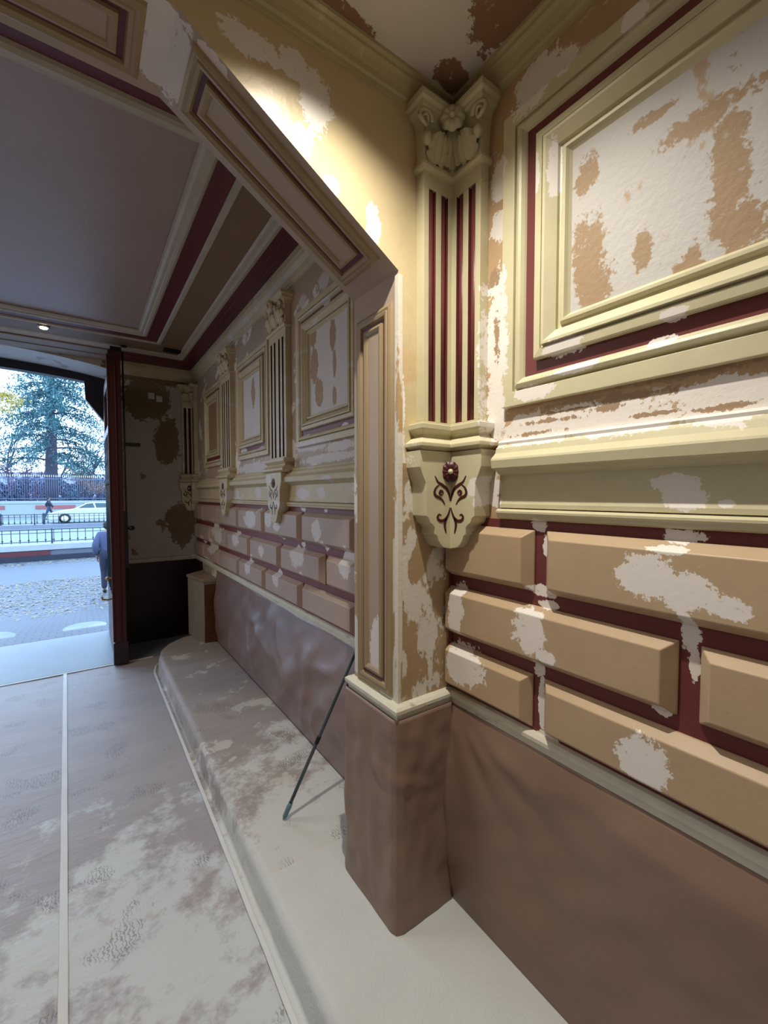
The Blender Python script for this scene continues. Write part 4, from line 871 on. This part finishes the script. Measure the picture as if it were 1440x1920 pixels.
for poly in ([(1.55, .97), (2.02, 1.24), (2.36, 1.29), (2.46, .98)], [(2.54, .98), (2.46, 1.29), (3.04, 1.28), (3.45, 1.10), (3.5, .99)]):
    b = MB(); k = len(poly); vs = [V(cx+p, cy-.885+.22*(q-.9)/.44, cz+q) for p, q in poly]+[V(cx+p, cy-.87+.22*(q-.9)/.44, cz+q) for p, q in poly]
    b.add(vs, [tuple(range(k)), tuple(range(k, 2*k))[::-1]]+[(i, (i+1) % k, k+(i+1) % k, k+i) for i in range(k)]); b.build('side_window', gls, t)
b = MB(); vs = [V(cx+1.32, cy-.76, cz+.945), V(cx+1.93, cy-.66, cz+1.265), V(cx+1.93, cy+.66, cz+1.265), V(cx+1.32, cy+.76, cz+.945)]; b.add(vs, [(0, 1, 2, 3)]); b.build('windscreen', gls, t, recalc=False, solid=.01)
for wx in (.85, 3.55):
    for sy in (-.86, .86):
        b = MB(); b.tube([(cx+wx, cy+sy-.1, cz+.32), (cx+wx, cy+sy+.1, cz+.32)], .32, 20); wh = b.build('wheel', M['iron'], t)
        b = MB(); b.tube([(cx+wx, cy+sy-.115, cz+.32), (cx+wx, cy+sy+.115, cz+.32)], .19, 14); b.build('hub_cap', M['white_pl'], wh)
b = MB(); b.box(cx-.01, cx+.25, cy-.86, cy-.55, cz+.58, cz+.68); b.build('headlamp', M['glass'], t, bevel=.02)
# ---- park wall and tall park railing
PY = 44.0
t = thing('park_wall', 'pale park boundary wall with pinkish brick panels', 'wall', (-3, PY, -1.82))
pw = mat('park_wall_stone', (140, 150, 152), rough=.7, mottle=.05)
b = MB(); b.box(-16, 8, PY, PY+.5, -1.82, -.62); b.build('stone_body', pw, t)
b = MB(); b.box(-16, 8, PY-.05, PY+.55, -.68, -.46); b.build('cap', pw, t, bevel=.02)
for x0 in (-7.6, -4.25+1.1, .25): b = MB(); b.box(x0, x0+2.6, PY-.04, PY, -1.12, -.82); b.build('brick_panel', mat('park_brick', (140, 82, 85), rough=.7, mottle=.1), t)
t = thing('park_railing', 'tall pale-tipped iron railing on the park boundary wall', 'railing', (-3, PY+.25, -.46))
ri = mat('park_railing_iron', (82, 91, 118), rough=.6, bump=0)
b = MB(); b.box(-9, 3, PY+.23, PY+.27, 1.30, 1.36); b.build('top_rail', ri, t)
b = MB(); b.box(-9, 3, PY+.23, PY+.27, -.30, -.24); b.build('bottom_rail', ri, t)
first = None
for k in range(84):
    x = -8.9+k*.142
    if first is None:
        b = MB(); b.tube([(x, PY+.25, -.44), (x, PY+.25, 1.50)], .016, 5); b.tube([(x, PY+.25, 1.48), (x, PY+.25, 1.54), (x, PY+.25, 1.66)], [.016, .03, .004], 5, mi=1); first = b.build('picket', [ri, M['tape']], t)
    else:
        o = first.copy(); C.objects.link(o); o.location = (k*.142, 0, 0)
# ---- trees
def foliage(n_per, pts, spread, size, m, name='foliage', parent=None, droop=.5):
    b = MB(); vs, fs = [], []
    for (p, s) in pts:
        for k in range(n_per):
            q = Vector((p[0]+R2.gauss(0, spread*s), p[1]+R2.gauss(0, spread*s), p[2]+R2.gauss(0, spread*s*.5)-abs(R2.gauss(0, spread*s*droop))))
            u = Vector((R2.gauss(0, 1), R2.gauss(0, 1), -.9+R2.gauss(0, .6))).normalized(); w_ = u.cross(Vector((R2.random(), R2.random(), R2.random()))).normalized(); z = size*(.6+.8*R2.random())
            i = len(vs); a = V(*q); vs += [a-u*z, a+w_*z*.35, a+u*z, a-w_*z*.35]; fs.append((i, i+1, i+2, i+3))
    b.add(vs, fs); return b.build(name, m, parent, recalc=False)
bark = mat('tree_bark', (54, 54, 68), rough=.8, mottle=.2, mscale=3, bump=.2)
cedar_m = mat('cedar_needles', (60, 100, 106), rough=.6, mottle=.3, mscale=.8, bump=0)
T_Y = 50
t = thing('cedar_tree', 'big blue-green cedar with drooping boughs in the park behind the railing', 'tree', (-2.35, T_Y, -1.8))
b = MB(); b.tube([(-2.35, T_Y, -1.8), (-2.35, T_Y, 2), (-2.25, T_Y, 6), (-2.3, T_Y, 9), (-2.2, T_Y, 11.5)], [.56, .50, .40, .26, .08], 10); b.build('trunk', bark, t)
pts = []; bb = MB()
for k in range(36):
    h = 2.8+8.6*(k/36)**.9; az = k*2.4+R2.random(); Lb = (1-(h-2)/11.5)*4.2+1.1+R2.random()*.8
    pr = []
    for q in range(8):
        f = q/7; x = -2.3+math.cos(az)*Lb*f; y = T_Y+math.sin(az)*Lb*f*.8; z = h+.5*math.sin(f*2.2)*Lb*.25-.32*Lb*f*f
        pr.append((x, y, z))
        if q > 1: pts.append(((x, y, z), .30+.25*f))
    bb.tube(pr, [.09*(1-.85*q/7) for q in range(8)], 5)
bb.build('boughs', bark, t)
foliage(75, pts, .75, .13, cedar_m, 'foliage', t, .9)
def bare_tree(label, x, y, h, m_leaf, nleaf, seed, group=None, name='bare_tree', lsize=.09):
    rr = random.Random(seed); t = thing(name, label, 'tree', (x, y, -1.8), group); b = MB(); tips = []
    def grow(p, d, L_, r, lvl):
        n = 4; pr = [p]; q = Vector(p)
        for i in range(n):
            d = (d+Vector((rr.gauss(0, .16), rr.gauss(0, .16), rr.gauss(0, .10)+.03))).normalized(); q = q+d*L_/n; pr.append(tuple(q))
            if lvl >= 2: tips.append((tuple(q), .5))
        b.tube(pr, [r*(1-.6*i/n) for i in range(n+1)], 5 if lvl < 2 else 3, cap=False)
        if lvl < 4:
            for c in range(3 if lvl else 5):
                dd = (d*.8+Vector((rr.gauss(0, .6), rr.gauss(0, .5), rr.gauss(.1, .4)))).normalized(); i = rr.randint(2, n)
                grow(pr[i], dd, L_*.68, r*.42, lvl+1)
    grow((x, y, -1.8), Vector((rr.gauss(0, .05), 0, 1)), h*.42, .17, 0); b.build('trunk_and_branches', bark, t)
    R2.seed(seed); foliage(nleaf, tips, .45, lsize, m_leaf, 'foliage', t, .2)
pink = mat('mauve_leaves', (111, 90, 116), rough=.7, mottle=.2, bump=0); bluel = mat('grey_blue_leaves', (82, 103, 127), rough=.7, mottle=.25, bump=0)
yel = mat('yellow_leaves', (168, 149, 68), rough=.6, mottle=.15, bump=0); och = mat('orange_leaves', (145, 118, 103), rough=.7, mottle=.2, bump=0)
bare_tree('thin leafless tree with fine twigs at the left of the cedar', -6.2, 60, 15, bluel, 2, 11)
bare_tree('thin twiggy tree just right of the cedar', .2, 58, 13, bluel, 2, 12)
bare_tree('tall twiggy tree behind the cedar top', -3.4, 66, 18, bluel, 2, 13)
bare_tree('low mauve autumn tree behind the park railing at the left', -4.9, 54, 7, pink, 4, 14)
bare_tree('small orange autumn tree behind the park railing by the car', -.2, 52, 6.2, och, 4, 15)
bare_tree('bushy blue-green tree at the right edge of the street view', 1.6, 56, 9, cedar_m, 5, 16)
t = thing('yellow_branch_tree', 'tree at the left edge with bright yellow leaves', 'tree', (-5.2, 30, -1.8))
b = MB(); b.tube([(-5.6, 30, -1.8), (-5.5, 30, 2.5), (-5.2, 30, 5)], [.15, .11, .05], 8); b.tube([(-5.4, 30, 3.6), (-4.4, 30, 4.6), (-3.6, 30, 4.9)], [.05, .03, .01], 6); b.tube([(-5.3, 30, 4.4), (-4.2, 30, 5.2), (-3.2, 30, 5.3)], [.05, .03, .01], 6); b.build('trunk_and_branches', bark, t)
foliage(150, [((-3.05, 30, 5.2), .5), ((-2.85, 30, 4.95), .35), ((-3.2, 30, 4.55), .4), ((-3.7, 30, 4.9), .5), ((-3.5, 30, 5.3), .4), ((-4.1, 30, 4.7), .6), ((-3.2, 30, 5.25), .3), ((-3.9, 30, 5.2), .5)], .6, .07, yel, 'foliage', t, .3)
# hedge mass closing the park view
b, _, _ = leafbits('hedge', '', '', 9000, lambda k: (lambda x: V(x, 62+4*R2.random(), -1.8+(3.6+1.6*nz3(x*.5, 2, 1))*R2.random()))(-12+20*R2.random()), .22, None)
tag(b.build('hedge', mat('hedge_leaves', (76, 85, 111), rough=.8, mottle=.3, mscale=.7, bump=0), recalc=False), 'blue-grey shrubbery filling the park behind the railing', 'shrubbery', kind='stuff')
struct(MB().box(-60, 50, 110, 111, -1.8, 4.5).build('wall_distant', mat('distant_haze_wall', (125, 131, 145), rough=.9, bump=0)), 'pale distant wall seen between the park shrubs', 'wall')

# ---------------------------------------------------------------- people
skin = mat('skin', (140, 104, 88), rough=.5, bump=0)
def skin_mesh(name, verts, edges, radii, m, parent, root=0, sub=1):
    me = bpy.data.meshes.new(name); o = bpy.data.objects.new(name, me); C.objects.link(o)
    me.from_pydata([Vector(v) for v in verts], edges, []); me.materials.append(m)
    sk = o.modifiers.new('skin', 'SKIN'); sk.use_smooth_shade = True
    for i, r_ in enumerate(radii):
        q = me.skin_vertices[0].data[i]; q.radius = (r_, r_) if not isinstance(r_, tuple) else r_; q.use_root = (i == root)
    sb = o.modifiers.new('sub', 'SUBSURF'); sb.levels = sub; sb.render_levels = sub
    o.parent = parent; return o
def person(label, loc, face, stride, coat, pants, hair, arm_fwd=0):
    """figure ~1.70 m, built facing +X locally, rotated by face"""
    t = thing('person', label, 'person', loc); t.rotation_euler = (0, 0, face)
    J = {'pel': (0, 0, .93), 'belly': (.01, 0, 1.08), 'chest': (0, 0, 1.27), 'neckb': (0, 0, 1.42), 'neck': (.01, 0, 1.48), 'head': (.03, 0, 1.58), 'top': (.02, 0, 1.66)}
    v, e, r_ = [], [], []; ix = {}
    def ad(n, p, rad, par=None):
        ix[n] = len(v); v.append(p); r_.append(rad)
        if par: e.append((ix[par], ix[n]))
    ad('pel', J['pel'], (.15, .11)); ad('belly', J['belly'], (.135, .10), 'pel'); ad('chest', J['chest'], (.16, .11), 'belly'); ad('neckb', J['neckb'], (.07, .07), 'chest'); ad('neck', J['neck'], .05, 'neckb'); ad('chin', (.035, 0, 1.52), (.055, .065), 'neck'); ad('head', J['head'], (.075, .088), 'chin'); ad('top', (.02, 0, 1.645), (.06, .068), 'head')
    arms = {}
    for s, nm in ((1, 'l'), (-1, 'r')):
        sw = stride*s
        ad('sh'+nm, (0, .17*s, 1.37), .058, 'chest'); ad('el'+nm, (-.22*sw-.02, .23*s, 1.11), .042, 'sh'+nm); ad('wr'+nm, (-.22*sw+.10, .23*s, .90), .028, 'el'+nm)
        w_ = v[ix['wr'+nm]]; ad('pa'+nm, (w_[0]+.03, w_[1], w_[2]-.07), (.035, .020), 'wr'+nm); pa = v[ix['pa'+nm]]
        for f in range(4):
            a = (f-1.5)*.019; ln = (.07, .08, .075, .06)[f]
            ad('f%d%s' % (f, nm), (pa[0]+.012+a, pa[1]-.002*s, pa[2]-.03), .009, 'pa'+nm); ad('g%d%s' % (f, nm), (pa[0]+.012+a+.004, pa[1]-.012*s, pa[2]-.03-ln*.6), .008, 'f%d%s' % (f, nm)); ad('h%d%s' % (f, nm), (pa[0]+.012+a, pa[1]-.028*s, pa[2]-.03-ln), .007, 'g%d%s' % (f, nm))
        ad('t0'+nm, (pa[0]+.042, pa[1]-.012*s, pa[2]-.0), .010, 'pa'+nm); ad('t1'+nm, (pa[0]+.052, pa[1]-.02*s, pa[2]-.04), .008, 't0'+nm)
        ad('hip'+nm, (0, .09*s, .88), (.088, .09), 'pel'); ad('kn'+nm, (.20*sw+.03, .10*s, .49), .056, 'hip'+nm); ad('an'+nm, (.30*sw-.05, .10*s, .09), .038, 'kn'+nm); ad('to'+nm, (.30*sw+.12, .11*s, .035), (.042, .03), 'an'+nm)
    skin_mesh('body', v, e, r_, skin, t, 0, 2)
    # face: nose, ears, eyes
    b = MB(); O = Vector(t['_o'])
    def lb(c, r0, s3=(1, 1, 1)): b.ball((c[0], c[1], c[2]-H), r0, 0, 8, s3)
    def bl(name, m, parent=t):
        me = bpy.data.meshes.new(name); o = bpy.data.objects.new(name, me); C.objects.link(o); me.from_pydata(b.v, [], b.f); me.materials.append(m); me.polygons.foreach_set('use_smooth', b.sm); o.parent = parent; return o
    lb((.115, 0, 1.555), .014, (1.2, .7, 1.2)); lb((.02, .078, 1.57), .02, (.7, .4, 1.2)); lb((.02, -.078, 1.57), .02, (.7, .4, 1.2)); bl('nose_and_ears', skin)
    b = MB(); lb((.098, .03, 1.585), .009); lb((.098, -.03, 1.585), .009); lb((.102, 0, 1.52), .014, (.5, 1.4, .3)); bl('eyes_and_mouth', M['iron'])
    b = MB(); lb((-.002, 0, 1.615), .098, (.98, .92, .78)); lb((-.035, 0, 1.57), .075, (.8, 1.1, 1.0)); bl('hair', hair)
    # jacket, trousers, shoes
    def sub(names, pr, add_r, name, m):
        k = [ix[n] for n in names]; q = {a: i for i, a in enumerate(k)}
        rr = [tuple(z+add_r for z in r_[a]) if isinstance(r_[a], tuple) else r_[a]+add_r for a in k]
        skin_mesh(name, [v[a] for a in k], [(q[a], q[c]) for a, c in e if a in q and c in q], rr, m, t, 0, 2)
    sub(['pel', 'belly', 'chest', 'neckb', 'shl', 'ell', 'wrl', 'shr', 'elr', 'wrr'], None, .034, 'jacket', coat)
    sub(['pel', 'belly', 'hipl', 'knl', 'anl', 'hipr', 'knr', 'anr'], None, .022, 'trousers', pants)
    for nm in 'lr':
        a_, c_ = v[ix['an'+nm]], v[ix['to'+nm]]
        skin_mesh('shoe', [(a_[0]-.04, a_[1], .045), (a_[0]+.04, a_[1], .05), (c_[0]+.02, c_[1], .035)], [(0, 1), (1, 2)], [.045, .048, .036], M['iron'], t, 0, 1)
    return t
person('person in blue-grey jacket and dark trousers, half hidden by the door leaf', (.44, 11.8, ZG), math.radians(78), .35, mat('blue_grey_jacket', (65, 72, 100), rough=.8, bump=0), mat('dark_blue_trousers', (41, 45, 60), rough=.8, bump=0), mat('dark_hair', (25, 22, 28), rough=.6, bump=0))
person('distant person in a dark coat walking beyond the car', (-2.12, 40.5, -1.82), math.radians(0), .8, mat('dark_navy_coat', (38, 39, 62), rough=.8, bump=0), mat('dark_trousers', (51, 62, 82), rough=.8, bump=0), MATS['dark_hair'])
